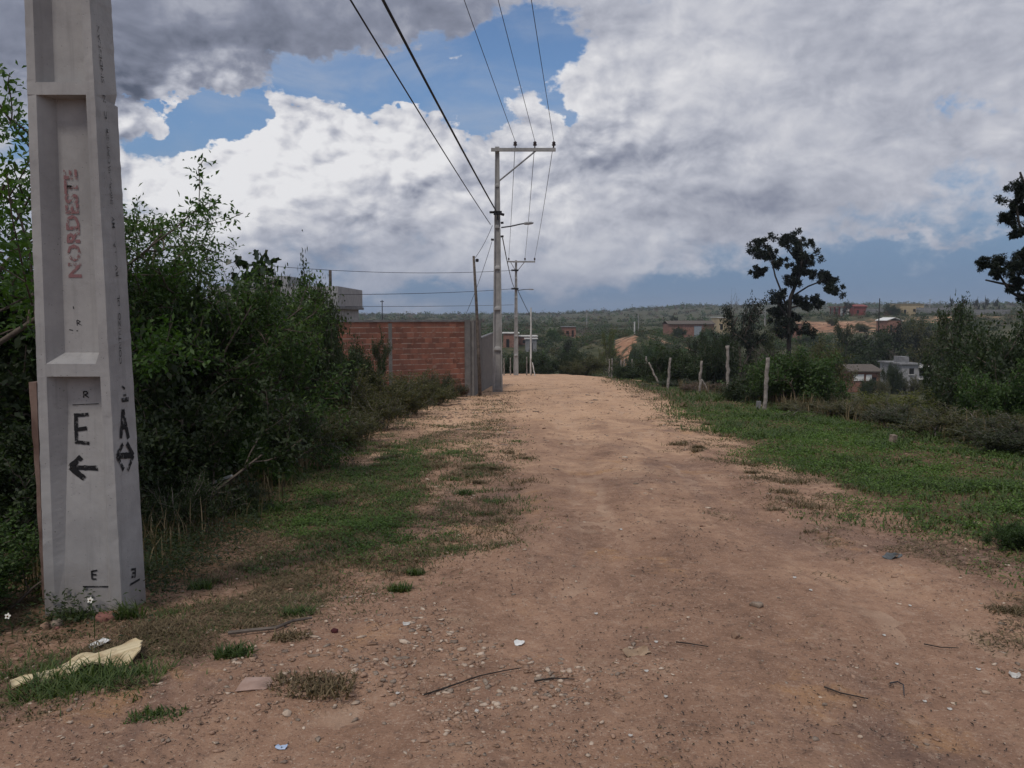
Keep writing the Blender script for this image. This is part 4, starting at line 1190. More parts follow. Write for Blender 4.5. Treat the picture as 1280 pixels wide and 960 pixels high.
x, y, D, rng = spread(360000, 77, -40, 4, 4.3, 16, lambda x, y: leftgreen(x, y) * (.25 + .75 * ss(fbm(x / .5, y / .6, 181, 4), .42, .60)))
lowleaves('weeds', 'dark green creeping weeds in the patch left of the track', x, y, .05, .012 + .0014 * D, .0075 + .0009 * D, M['weed'], 78)
x, y, D, rng = spread(210000, 79, -40, 4, 4.3, 16, leftgreen)
blades('grass', 'green grass in the patch left of the track', x, y, .014 + .0024 * D, .003 + .0009 * D, M['grass'], 80, 1.7)
x, y, D, rng = spread(400000, 88, -52, 8, 2.2, 34, leftdry, 1.15)
blades('dry_grass', 'trampled dry brown grass on the bare ground left of the track', x, y, .015 + .0012 * D, .0028 + .0008 * D, M['drygrass'], 89, 3.2)
x, y, D, rng = spread(150000, 90, -52, 4, 2.4, 24, lambda x, y: leftdry(x, y) * ss(fbm(x / .3, y / .35, 91, 4), .50, .60))
blades('grass', 'scattered small green tufts on the bare ground left of the track', x, y, .012 + .0020 * D, .0022 + .0008 * D, M['grass'], 92, 1.8)
def clumped(seed, n, az0, az1, d0, d1, keep):
    r = np.random.default_rng(seed); az = np.radians(r.uniform(az0, az1, n)); D = d0 * (d1 / d0) ** r.uniform(0, 1, n)
    cx, cy = np.sin(az) * D, np.cos(az) * D; k = keep(cx, cy); cx, cy = cx[k], cy[k]
    m = r.integers(40, 170, len(cx)); R = np.repeat(r.uniform(.03, .13, len(cx)), m)
    x = np.repeat(cx, m) + r.normal(size=m.sum()) * R * 1.3; y = np.repeat(cy, m) + r.normal(size=m.sum()) * R
    return x, y, np.hypot(x, y), np.repeat(r.uniform(.5, 1.3, len(cx)), m)


def leftrough(x, y): return (xl_(y) - x > -.25) & (x > -3.6) & (fbm(x / .9, y / 1.1, 191, 3) > .44)


x, y, D, q = clumped(190, 900, -48, 6, 2.4, 13, leftrough)
blades('dry_grass', 'ragged brown grass clumps on the rough ground left of the track', x, y, (.022 + .0022 * D) * q, .0026 + .0007 * D, M['drygrass'], 192, 1.7)
x, y, D, q = clumped(193, 420, -48, 4, 2.6, 13, leftrough)
blades('grass', 'ragged dull green grass clumps on the rough ground left of the track', x, y, (.024 + .0026 * D) * q, .0026 + .0007 * D, M['grass'], 194, 1.4)
x, y, D, q = clumped(195, 260, 12, 52, 3.4, 24, lambda x, y: (x - xr_(y) > -.5) & (x - xr_(y) < 1.6))
blades('dry_grass', 'ragged brown grass clumps along the right edge of the track', x, y, (.018 + .0022 * D) * q, .0026 + .0007 * D, M['drygrass'], 196, 1.8)
# weeds at the foot of the pole and of the left scrub
x, y, D, rng = spread(140000, 93, -60, -18, 3.4, 9.5, lambda x, y: ss(-x, 1.75, 2.4) * ss(y + .35 * (-x), 4.3, 4.9) * ss(fbm(x / .5, y / .5, 94, 3), .36, .52))
lowleaves('weeds', 'green ground weeds under the bushes by the pole', x, y, .15, .030, .013, M['leaf_dark'], 95)
x, y, D, rng = spread(30000, 96, -50, 0, 5.0, 30, lambda x, y: ss(-x, 2.1, 2.6) * (1 - ss(-x, 3.6, 4.4)) * ss(fbm(x / .9, y / 1.2, 97, 3), .40, .56))
blades('tall_dry_grass', 'tall dry grass stems along the foot of the left scrub', x, y, np.full(len(x), .34) * rng.uniform(.4, 1, len(x)), .004 + .0007 * D, M['drygrass'], 98, .45)
x, y, D, rng = spread(60000, 99, 12, 50, 9, 60, lambda x, y: ss(x - 6.6 - .015 * y, 0, .8) * (1 - ss(x - 9.5 - .015 * y, 0, 1)) * ss(fbm(x / .9, y / 1.2, 100, 3), .38, .56))
blades('tall_dry_grass', 'rank brownish grass where the verge meets the scrub on the right', x, y, np.full(len(x), .5) * rng.uniform(.4, 1, len(x)), .004 + .0007 * D, M['drygrass'], 101, .5)


def rock_bases(seed, nb=10):
    rng = np.random.default_rng(seed); out = []
    import bmesh
    for k in range(nb):
        bm = bmesh.new(); bmesh.ops.create_icosphere(bm, subdivisions=1, radius=1)
        V = np.array([v.co[:] for v in bm.verts]); F = np.array([[v.index for v in f.verts] for f in bm.faces]); bm.free()
        for _ in range(7):
            d = runit(rng, 1)[0]; t = rng.uniform(.45, .85)
            dd = V @ d; V = V - np.maximum(0, dd - t)[:, None] * d
        V += rng.normal(size=V.shape) * .13
        out.append((V, F))
    return out


RB = rock_bases(3)


def gravel(name, label, x, y, size, mats, seed):
    rng = np.random.default_rng(seed); Vs, Fs, nb, mi = [], [], 0, []
    z = surf(x, y)
    which = rng.integers(0, len(RB), len(x)); mw = rng.integers(0, len(mats), len(x))
    for k in range(len(RB)):
        i = np.where(which == k)[0]
        if not len(i): continue
        V, F = RB[k]
        a = rng.uniform(0, 6.283, len(i)); ca, sa = np.cos(a), np.sin(a)
        sc = size[i][:, None] * np.stack([rng.uniform(.6, 1.6, len(i)), rng.uniform(.45, 1.0, len(i)), rng.uniform(.18, .5, len(i))], -1)
        P = V[None] * sc[:, None, :]
        X = P[..., 0] * ca[:, None] - P[..., 1] * sa[:, None] + x[i][:, None]
        Yy = P[..., 0] * sa[:, None] + P[..., 1] * ca[:, None] + y[i][:, None]
        Z = P[..., 2] + (z[i] + sc[:, 2] * .35)[:, None]
        Vs.append(np.stack([X, Yy, Z], -1).reshape(-1, 3))
        Fs.append((F[None] + (np.arange(len(i)) * len(V))[:, None, None]).reshape(-1, 3) + nb); nb += len(i) * len(V)
        mi.append(np.repeat(mw[i], len(F)))
    o = mesh_obj(name, np.concatenate(Vs), np.concatenate(Fs), mats, matidx=np.concatenate(mi))
    kind(o, 'stuff'); o['label'] = label; o['category'] = 'gravel'
    return o


def gdens(x, y):
    heap = np.exp(-(((x + .15) / .55) ** 2 + ((y - 3.25) / .38) ** 2)) + .8 * np.exp(-(((x + 1.1) / .9) ** 2 + ((y - 3.5) / .8) ** 2)) + .8 * np.exp(-(((x - 1.25) / .25) ** 2 + ((y - 3.9) / .22) ** 2))
    fine = ss(fbm(x / .22, y / .22, 111, 4), .38, .62)
    left = .55 * ss(xl_(y) - x, -.6, .2)
    return np.clip((.02 + (.34 + left) * ss(fbm(x / .6, y / .8, 110, 5), .47, .64)) * (1 - .75 * np.clip(track_((x - xl_(y)) / (xr_(y) - xl_(y)), y), 0, 1)) * (.25 + .75 * fine) + 1.6 * heap * fine, 0, 1)


x, y, D, rng = spread(150000, 112, -50, 46, 2.2, 30, gdens)
hp = np.exp(-(((x + .2) / .8) ** 2 + ((y - 3.3) / .5) ** 2))
gravel('gravel', 'loose gravel and pebbles strewn over the dirt', x, y, (1.1 + .7 * hp) * (.0021 + .0011 * D) * (.45 + 2.2 * rng.uniform(0, 1, len(x)) ** 5), [M['stone_brown'], M['stone_grey'], M['stone_brown'], M['stone_dull'], M['stone_pale'], M['stone_dull']], 113)


def litter(name, label, x, y, L, W, mat, seed, cat):
    rng = np.random.default_rng(seed); n = len(x)
    P = np.stack([x, y, surf(x, y) + .004 + .004 * rng.uniform(size=n)], -1)
    a = rng.uniform(0, 6.283, n); A = np.stack([np.cos(a), np.sin(a), rng.uniform(-.05, .3, n)], -1)
    N = runit(rng, n) * .45 + np.array([0, 0, 1.0])
    V, F = leaf_geo(P, A, N, L, W, .3)
    o = mesh_obj(name, V, F, mat); kind(o, 'stuff'); o['label'] = label; o['category'] = cat
    return o


x, y, D, rng = spread(130000, 114, -46, 46, 2.3, 45, lambda x, y: (.34 * ss(fbm(x / .5, y / .7, 115, 5), .46, .62) + .012) * (1 - .7 * np.clip(track_((x - xl_(y)) / (xr_(y) - xl_(y)), y), 0, 1)))
litter('leaf_litter', 'dark dry leaf and twig bits with added flecks for relief shade over the dirt', x, y, (.006 + .0026 * D) * (.3 + 1.6 * rng.uniform(0, 1, len(x)) ** 3), (.0025 + .0008 * D) * rng.uniform(.5, 1.5, len(x)), M['bark_dark'], 116, 'leaf litter')  # real dark bits, plus extra flecks imitating edge shade of small bumps
x, y, D, rng = spread(30000, 117, -46, 46, 2.3, 30, lambda x, y: .22 * ss(fbm(x / .7, y / .9, 118, 4), .46, .62) + .02)
litter('leaf_litter', 'pale brown dry leaf bits scattered over the dirt', x, y, (.006 + .0022 * D) * (.3 + 1.5 * rng.uniform(0, 1, len(x)) ** 3), (.003 + .001 * D) * rng.uniform(.5, 1.5, len(x)), M['drygrass'], 119, 'leaf litter')

# ------------------------------------------------------------------ concrete poles (double-T section)
def pole_mesh(H, W0, D0, W1, D1, ledges, rd0, fine, seed, chips):
    """lofted twelve-point section; ledges = (underside z, face height, slope height)"""
    rng = np.random.default_rng(seed)
    lv = []   # (z, recess fraction)
    bounds = [(-.4, 0, 0)] + list(ledges)
    for i, (zu, fh, sl) in enumerate(bounds):
        top = bounds[i + 1][0] if i + 1 < len(bounds) else H - .25
        if i == 0:
            lv += [(-.4, 0.0), (.05, .16), (.30, .30)]; z0, f0 = .30, .30
            n = max(2, int((top - z0) / fine))
            for k in range(1, n + 1): lv.append((z0 + (top - z0) * k / n - (.0 if k < n else .0), f0 + (1 - f0) * min(1, 1.25 * k / n)))
            lv.append((top + .0005, 0.0))
        else:
            lv.append((zu + fh, 0.0)); lv.append((zu + fh + sl, .92))
            z0 = zu + fh + sl; n = max(2, int((top - z0) / fine))
            for k in range(1, n + 1): lv.append((z0 + (top - z0) * k / n, .92 + .08 * k / n))
            lv.append((top + .0005, 0.0))
    lv += [(H - .12, 0), (H, 0)]
    V, ring = [], 12
    for z, f in lv:
        t = max(0, z) / H
        W = W0 + (W1 - W0) * t; D = D0 + (D1 - D0) * t
        rd = min(rd0, D * .36) * f; rim = W * .13; ins = W * .10 + .02 * f
        a, d = W / 2, D / 2
        def j(s=1): return rng.normal() * chips * s
        bite = max(0, rng.normal() - 1.75) * chips * 11
        V += [(-a + j(), -d + j(), z), (-a + rim, -d, z), (-a + rim + ins, -d + rd, z), (a - rim - ins * .55, -d + rd, z), (a - rim, -d, z), (a + j(.6), -d + j(.6), z),
              (a + j() - bite, d + j() - bite * .5, z), (a - rim, d, z), (a - rim - ins, d - rd, z), (-a + rim + ins, d - rd, z), (-a + rim, d, z), (-a + j(), d + j(), z)]
    F = []
    for i in range(len(lv) - 1):
        for k in range(ring):
            a = i * ring + k; b = i * ring + (k + 1) % ring
            F.append([a, b, b + ring, a + ring])
    F.append(list(range(ring))[::-1]); e = (len(lv) - 1) * ring; F.append([e + k for k in range(ring)])
    return V, F


# ---- the near pole with its painted marks
YF = 4.05
pfl = at(56, 762, YF); pfr = at(153, 768, YF)
PX0 = (pfl.x + pfr.x) / 2
PZ = gz(PX0, YF) - .02
W0, D0, W1, D1, PH = pfr.x - pfl.x, .27, .145, .12, 10.0


def zat(py): return at(105, py, YF).z - PZ


led = [(zat(471), zat(455) - zat(471), .055)]
u2 = zat(117); led.append((u2, .062, .014))
step = u2 - led[0][0]
for k in range(1, 6): led.append((u2 + step * k * .98, .055, .014))
V, F = pole_mesh(PH, W0, D0, W1, D1, led, .085, .035, 5, .0009)
near_pole = thing('utility_pole', 'big pale concrete pole in the foreground with painted black arrows and red lettering', 'utility pole', (PX0, YF + D0 / 2, PZ), 0, 'concrete poles along the track')
mesh_obj('shaft', V, F, M['concrete'], near_pole)


def front_pt(u, z, rec, lift=.003):
    """a point on the front face: u across (-.5..+.5 of the width), z up; rec = recess depth there"""
    t = z / PH; W = W0 + (W1 - W0) * t; D = D0 + (D1 - D0) * t
    return Vector((u * W, -D / 2 + rec - lift, z))


def side_pt(v, z, lift=.003):
    """a point on the right face: v from the front edge (0) to the back edge (1)"""
    t = z / PH; W = W0 + (W1 - W0) * t; D = D0 + (D1 - D0) * t
    return Vector((W / 2 + lift, -D / 2 + v * D, z))


def rec_at(z):
    """recess depth at height z on the near pole"""
    t = z / PH; D = D0 + (D1 - D0) * t; rd = min(.085, D * .36)
    if z < .3: return rd * (.16 + .14 * max(0, z - .05) / .25)
    if z < led[0][0]:
        k = (z - .3) / (led[0][0] - .3); return rd * (.30 + .70 * min(1, 1.25 * k))
    return rd * .96


def stroke(m, fn, pts, w, rng, ragged=.12):
    """a brush stroke along (u,z) points laid on a face as a thin strip of paint"""
    P = []
    for (a, b) in zip(pts[:-1], pts[1:]):
        n = max(3, int(math.dist((a[0] * .35, a[1]), (b[0] * .35, b[1])) / .012))
        for k in range(n): P.append((a[0] + (b[0] - a[0]) * k / n, a[1] + (b[1] - a[1]) * k / n))
    P.append(pts[-1])
    L = []
    for i, q in enumerate(P):
        A = fn(*P[max(0, i - 1)]); B = fn(*P[min(len(P) - 1, i + 1)]); d = (B - A).normalized()
        L.append((fn(*q), d))
    n0 = len(m.v)
    for c, d in L:
        nrm = FACE_N[0]; s = d.cross(nrm).normalized()
        ww = w * (1 + rng.uniform(-ragged, ragged)) / 2
        m.v += [c + s * ww + nrm * .0008, c - s * ww + nrm * .0008]
    for i in range(len(L) - 1):
        a = n0 + 2 * i; m.f.append([a, a + 1, a + 3, a + 2])


FACE_N = [Vector((0, -1, 0))]


def paint_mat(name, c, wear):
    m, b, out = new_mat(name)
    p = objco(); n = noise(p, 45, 6, .7); n2 = noise(p, 9, 4)
    setc(b, c, .8, None)
    tr = node('ShaderNodeBsdfTransparent'); mx = node('ShaderNodeMixShader')
    f = sstep(n * .6 + n2 * .4, wear - .05, wear + .06)
    S.nt.links.new(f.s, mx.inputs[0]); S.nt.links.new(tr.outputs[0], mx.inputs[1]); S.nt.links.new(b.outputs[0], mx.inputs[2])
    S.nt.links.new(mx.outputs[0], out.inputs[0])
    return m


M['paint_black'] = paint_mat('black_paint', (.014, .014, .016), .415)
M['paint_faint'] = paint_mat('thin_black_stamp', (.02, .02, .022), .43)
M['paint_red'] = paint_mat('faded_red_stencil', (.225, .120, .124), .46)
M['engrave'] = paint_mat('shadowed_casting_mark', (.05, .05, .05), .47)


def uz(px, py, side=False):
    """(u or v, z) on the near pole's faces for a point seen in the photo"""
    if side:
        r = ray(px, py); z = 1.0
        for _ in range(6):
            t = z / PH; xw = PX0 + (W0 + (W1 - W0) * t) / 2
            p = CAM + r * (xw / r.x); z = p.z - PZ
        t = z / PH; D = D0 + (D1 - D0) * t
        return ((p.y - (YF + D0 / 2) + D / 2) / D, z)
    z = 1.0
    for _ in range(6):
        t = max(0, z) / PH; D = D0 + (D1 - D0) * t
        p = at(px, py, YF + D0 / 2 - D / 2 + rec_at(max(0, z))); z = p.z - PZ
    t = z / PH
    return ((p.x - PX0) / (W0 + (W1 - W0) * t), z)


rng = np.random.default_rng(9)


def fr(u, z): return front_pt(u, z, rec_at(z))


def mark(name, strokes, w, mat, side=False, label=None, rag=.14):
    m = MB(); FACE_N[0] = Vector((1, 0, 0)) if side else Vector((0, -1, 0))
    fn = side_pt if side else fr
    for s in strokes:
        ww = w
        if isinstance(s[-1], float): ww, s = s[-1], s[:-1]
        stroke(m, fn, [uz(*q, side) for q in s], ww, rng, rag)
    o = m.build(name, M[mat], near_pole)
    if label: o['label'] = label
    return o


mark('painted_letter', [[(95, 517), (96, 554)], [(93, 519), (111, 518)], [(96, 537), (109, 535)], [(94, 552), (112, 554)]], .019, 'paint_black', label='black hand-painted letter E')
mark('painted_arrow', [[(88, 584), (123, 585), .027], [(88, 584), (102, 571), .030], [(88, 584), (106, 598), .030]], .022, 'paint_black', label='black painted arrow pointing left')
mark('painted_letter', [[(150.5, 548), (153, 512)], [(153, 512), (160, 548)], [(151, 533), (157.5, 534)]], .028, 'paint_black', True, 'black hand-painted letter A')
mark('painted_arrow', [[(145.5, 570), (153, 555), .026], [(145.5, 570), (154, 587), .024], [(166, 569), (158, 554), .026], [(166, 569), (159, 588), .026], [(146.5, 570), (165, 569), .034]], .028, 'paint_black', True, 'black painted double-headed arrow')
mark('stamped_letter', [[(105, 489), (105, 497)], [(105, 489), (109, 489.5), (110, 492), (105.5, 493.5)], [(106.5, 493.5), (111.5, 497)], [(91, 506), (124, 504.5), .004]], .006, 'paint_black', label='small black letter R over a line')
mark('stamped_letter', [[(115, 714), (122, 712.5)], [(115, 713), (115.5, 724)], [(115.5, 718), (121, 718)], [(115.5, 723.5), (121, 723.5)], [(104, 733), (136, 733), .007]], .008, 'paint_black', label='small black stamped E over a line')
mark('stamped_letter', [[(163.5, 712), (169, 711)], [(168.5, 711), (168.5, 721)], [(165, 716.5), (168.5, 716)], [(164, 721), (168.5, 721)], [(162, 731), (174, 724), .012]], .012, 'paint_faint', True, 'small black stamped mark above a slash')
mark('stamped_letter', [[(152, 483), (155.5, 486)], [(153.5, 494), (157, 494)], [(151.5, 499), (160, 497.5)], [(152, 501.5), (160, 500.5)]], .012, 'paint_faint', True, 'small faint black stamp over two short lines')
mark('stamped_letter', [[(96.5, 400), (97, 407)], [(97, 400), (101, 402), (97.5, 404)], [(98, 404), (103, 407)], [(87, 412), (92, 413)], [(96, 413.5), (98, 413.5)], [(92, 383), (92.5, 386)]], .005, 'paint_faint', label='faint small black stamp')


def text_on(name, body, p0, p1, height, mat, side, label, stretch=1.0, up_sign=1):
    """stencilled lettering running along the pole from p0 to p1 (photo points), built-in font turned into a mesh"""
    cu = bpy.data.curves.new(name, 'FONT'); cu.body = body; cu.size = 1; cu.align_x = 'LEFT'; cu.resolution_u = 2; cu.offset = .03 if mat == 'paint_red' else .004
    tmp = bpy.data.objects.new('tmp_text', cu); col.objects.link(tmp)
    dg = bpy.context.evaluated_depsgraph_get(); me = bpy.data.meshes.new_from_object(tmp.evaluated_get(dg))
    bpy.data.objects.remove(tmp); bpy.data.curves.remove(cu)
    co = np.array([v.co[:] for v in me.vertices]); x0, x1 = co[:, 0].min(), co[:, 0].max(); y0, y1 = co[:, 1].min(), co[:, 1].max()
    a, b = uz(*p0, side), uz(*p1, side)
    fn = side_pt if side else fr
    A, B = fn(*a), fn(*b); run = (B - A); nrm = Vector((1, 0, 0)) if side else Vector((0, -1, 0))
    up = nrm.cross(run.normalized())
    for v in me.vertices:
        fx = (v.co.x - x0) / (x1 - x0); fy = (v.co.y - y0) / (y1 - y0)
        u, z = a[0] + (b[0] - a[0]) * fx, a[1] + (b[1] - a[1]) * fx
        v.co = fn(u, z) + up * (fy - .5) * height + nrm * .0008
    me.materials.clear(); me.materials.append(M[mat])
    o = bpy.data.objects.new(name, me); col.objects.link(o); o.parent = near_pole
    o['label'] = label
    return o


text_on('stencilled_lettering', 'NORDESTE', (94.5, 347), (88, 212), .072, 'paint_red', False, 'faded red stencilled word reading NORDESTE upwards')
for body, a, b in (('SINDESCAN', (128, 104), (121.5, 32)), ('N', (130, 128), (129, 119)), ('C', (132, 149), (130.5, 139)), ('ENGENHARIA CONTAGEM', (139, 255), (133, 161)), ('MV', (141.5, 285), (140.5, 271)),
                   ('LA', (144, 316), (142, 302)), ('RV', (146, 345), (144.5, 331)), ('OL', (148, 383), (147, 369)), ('CONTRIZO', (150, 455), (148.5, 391))):
    text_on('cast_lettering', body, a, b, .026, 'engrave', True, 'row of small dark letters cast into the narrow face')

# brown weathered plank against the left flank
m = MB()
zt, zb = zat(478), zat(752)
prof = [(z, .045 - .030 * ((zt - z) / (zt - zb)) ** .8) for z in np.linspace(zt, zb, 18)]
rng = np.random.default_rng(33)
n0 = 0
for z, w in prof:
    t = z / PH; W = W0 + (W1 - W0) * t; x = -W / 2 - .002
    e = rng.normal() * .002
    m.v += [Vector((x - w + e, -D0 / 2 + .012, z)), Vector((x, -D0 / 2 + .004, z)), Vector((x, .04, z)), Vector((x - w + e, .04, z))]
for i in range(len(prof) - 1):
    for k in range(4):
        a = i * 4 + k; b = i * 4 + (k + 1) % 4; m.f.append([a, a + 4, b + 4, b])
m.f += [[0, 1, 2, 3], [(len(prof) - 1) * 4 + k for k in (3, 2, 1, 0)]]
M['plank'] = flat_mat('rusty_brown_board', (.085, .05, .04), (.20, .14, .115), 5, .95, .5, .006)
o = m.build('wooden_plank', M['plank']); o.location = near_pole.location
tag(o, 'brown weathered board standing against the left flank of the near pole', 'plank')

# ---- the second and third pole
V2, F2 = pole_mesh(10.0, .43, .30, .17, .14, [(.10, .07, .02)] + [(.10 + 1.66 * k, .07, .10) for k in range(1, 6)], .09, .35, 8, .002)
POLES = {}


def far_pole(px, pyb, pytop, Y, label, arm_px, rz=0.0):
    b = at(px, pyb, Y); z0 = gz(b.x, Y)
    top = at(px, pytop, Y).z
    root = thing('utility_pole', label, 'utility pole', (b.x, Y, z0 - .02), rz, 'concrete poles along the track')
    H = top - z0; s = H / 10.0
    o = mesh_obj('shaft', [(v[0], v[1], v[2] * s) for v in V2], F2, M['concrete_far'], root)
    L = (arm_px - px) / FPX * Y
    zc = H - .14
    MB().box((L / 2 - .12, -.13, zc), (L + .26, .10, .13)).build('crossarm', M['concrete_far'], root)
    return root, H, L, zc


P2, H2, L2, zc2 = far_pole(622, 491, 183, 33.0, 'tall grey concrete pole beside the wall corner with a crossarm and lamp bracket', 693)
m = MB(); m.tube([(L2 * .66, -.13, zc2 - .05), (.08, -.14, zc2 - 1.25)], .035, 6); m.build('arm_brace', M['steel'], P2)
ins2 = []
for px in (644, 668, 691):
    x = (px - 622) / FPX * 33
    MB().lathe([(.02, 0), (.025, .09), (.075, .10), (.085, .14), (.05, .17), (.075, .19), (.07, .23), (.03, .27)], (x, -.13, zc2 + .066), 12).build('insulator', M['porcelain'], P2)
    ins2.append(P2.location + Vector((x, -.13, zc2 + .066 + .27)))


def zof(root, py, Y): return at(640, py, Y).z - root.location.z


zcl = zof(P2, 267, 33)
m = MB(); m.tube([(-.30, -.20, zcl + .03), (-.16, -.26, zcl + .02)], .05, 8); m.tube([(.1, -.26, zcl - .03), (.28, -.22, zcl - .08)], .055, 8)
m.box((.02, -.21, zcl), (.34, .10, .16)); m.box((.02, -.22, zcl - .17), (.08, .06, .22)); m.build('cable_clamp', M['black'], P2)
zl = zof(P2, 284, 33)
m = MB(); m.tube([(.16, -.05, zl - .02), (.55, -.05, zl + .03), (.95, -.05, zl + .12), (1.15, -.05, zl + .15)], .028, 6); la = m.build('lamp_arm', M['wire'], P2)
m = MB(); m.lathe([(.02, 0), (.055, .05), (.065, .22), (.05, .36), (.015, .42)], (0, 0, 0), 10)
lh = m.build('lamp_head', M['steel'], P2, True); lh.location = (1.08, -.05, zl + .14); lh.rotation_euler = (0, math.radians(86), 0)
for py, sx in ((279, 1), (296, 1), (300, -1)):
    z = zof(P2, py, 33)
    MB().tube([(sx * .14, -.1, z), (sx * .26, -.1, z + .01)], .045, 8).build('wire_bracket', M['black'], P2)

P3, H3, L3, zc3 = far_pole(645, 470.5, 325, 68.0, 'farther concrete pole with a crossarm standing at the bend of the track', 668.5)
MB().box((-.5, -.13, zc3 + .01), (.55, .10, .12)).build('crossarm', M['concrete_far'], P3)
MB().tube([(.7, -.13, zc3 - .05), (.05, -.14, zc3 - .85)], .035, 6).build('arm_brace', M['steel'], P3)
MB().tube([(-.45, -.13, zc3 - .05), (-.05, -.14, zc3 - .75)], .03, 6).build('arm_brace', M['steel'], P3)
ins3 = []
for px in (636, 656, 668):
    x = (px - 645) / FPX * 68
    MB().lathe([(.02, 0), (.025, .07), (.07, .10), (.07, .24), (.03, .27)], (x, -.13, zc3 + .066), 10).build('insulator', M['porcelain'], P3)
    ins3.append(P3.location + Vector((x, -.13, zc3 + .066 + .27)))
for py in (338, 361):
    z = zof(P3, py, 68)
    MB().box((-.10, -.14, z), (.62, .12, .14)).build('cable_clamp', M['black'], P3)
z = zof(P3, 363, 68)
MB().tube([(.18, -.05, z), (.7, -.05, z + .08), (1.25, -.05, z + .10)], .03, 6).build('lamp_arm', M['wire'], P3)
MB().tube([(1.1, -.05, z + .09), (1.5, -.05, z + .08)], .055, 8).build('lamp_head', M['steel'], P3)

# near pole's own crossarm, above the picture, which carries the three overhead wires
zn = PH - .15
MB().box((1.05, -.09, zn), (2.6, .09, .12)).build('crossarm', M['concrete_far'], near_pole)


def cable(name, label, P0, P1, r, sag, cat='cable', group=None, n=26):
    P0, P1 = Vector(P0), Vector(P1)
    pts = []
    for i in range(n + 1):
        t = i / n; p = P0.lerp(P1, t); p.z -= sag * 4 * t * (1 - t); pts.append(p)
    o = MB().tube(pts, r, 6).build(name, M['wire']); return tag(o, label, cat, group)


def near_end(P0, q, Yn, zn):
    """where a wire from P0 has to end at depth Yn, height zn, to run along the line seen through photo point q"""
    n = (P0 - CAM).cross(ray(*q))
    # n . (X - CAM) = 0
    x = -(n.y * (Yn - CAM.y) + n.z * (zn - CAM.z)) / n.x
    return Vector((x + CAM.x, Yn, zn))


ztop = PZ + PH + .1
OW = 'overhead wires between the concrete poles'
for k, (q, nm) in enumerate((((582, 0), 'leftmost of the three thin overhead wires coming down to the crossarm'), ((624, 0), 'middle one of the three thin overhead wires coming down to the crossarm'),
                             ((665, 0), 'rightmost of the three thin overhead wires coming down to the crossarm'))):
    e = near_end(ins2[k], q, 3.9, ztop + .7)
    cable('overhead_wire', nm, ins2[k], e, .0105, .10, 'wire', OW)
for k, nm in enumerate(('left thin wire dropping from the tall pole to the far pole', 'middle thin wire dropping from the tall pole to the far pole', 'right thin wire dropping from the tall pole to the far pole')):
    cable('overhead_wire', nm, ins2[k], ins3[k], .0125, .25, 'wire', OW)
c0 = P2.location + Vector((-.02, -.24, zcl + .03))
cable('power_cable', 'thick dark twisted power cable sweeping down to the clamp on the tall pole', c0, near_end(c0, (482, -2), 4.0, PZ + 7.2), .027, .12, 'cable', OW)
c1 = P2.location + Vector((-.28, -.15, zof(P2, 281, 33)))
cable('phone_cable', 'thinner cable running left of and parallel to the thick cable', c1, near_end(c1, (442, -2), 4.0, PZ + 6.5), .014, .12, 'cable', OW)
cable('power_cable', 'thick dark cable sagging from the tall pole to the far pole', P2.location + Vector((.22, -.1, zof(P2, 298, 33))), P3.location + Vector((-.1, -.14, zof(P3, 361, 68))), .024, .35, 'cable', OW)
cable('phone_cable', 'lower dark cable passing down right of the far pole', P3.location + Vector((.1, -.14, zof(P3, 361, 68))), at(672, 408, 110), .03, .3, 'cable', OW)

# leaning wooden service pole by the wall corner
w0 = at(600, 489, 29.2); zb = gz(w0.x, 29.2); wt = at(592, 320, 29.2)
root = thing('wooden_pole', 'thin leaning wooden pole against the grey end of the wall', 'wooden pole', (w0.x, 29.2, zb - .05))
d = wt - root.location
MB().tube([(0, 0, 0), d * .35 + Vector((.02, 0, 0)), d * .7 + Vector((.02, 0, 0)), d], [.066, .06, .055, .045], 9).build('post', M['wood_dark'], root, True)
MB().lathe([(.03, 0), (.06, .02), (.06, .10), (.03, .12)], (d.x + .13, d.y - .02, d.z - .22), 10).build('insulator', M['black'], root)
SD = 'thin service wires'
cable('service_wire', 'thin wire sloping from the tall pole down to the top of the leaning wooden pole', P2.location + Vector((-.2, -.1, zof(P2, 282, 33))), at(594, 322, 29.2), .010, .1, 'wire', SD)
cable('service_wire', 'thin wire sloping from the tall pole down behind the leaning wooden pole', P2.location + Vector((-.22, -.1, zof(P2, 302, 33))), at(581, 396, 30.5), .010, .15, 'wire', SD)
cable('service_wire', 'upper of the horizontal wires going left across the sky to behind the trees', P3.location + Vector((-.2, -.14, zof(P3, 338, 68))), at(250, 324, 52), .018, .5, 'wire', SD)
cable('service_wire', 'middle of the horizontal wires going left across the sky towards the pale house', P3.location + Vector((-.2, -.14, zof(P3, 361, 68))), at(424, 368, 46), .018, .12, 'wire', SD)
cable('service_wire', 'lowest of the horizontal wires going left just above the wall', P3.location + Vector((-.2, -.14, zof(P3, 381, 68))), at(424, 383, 47), .014, .05, 'wire', SD)

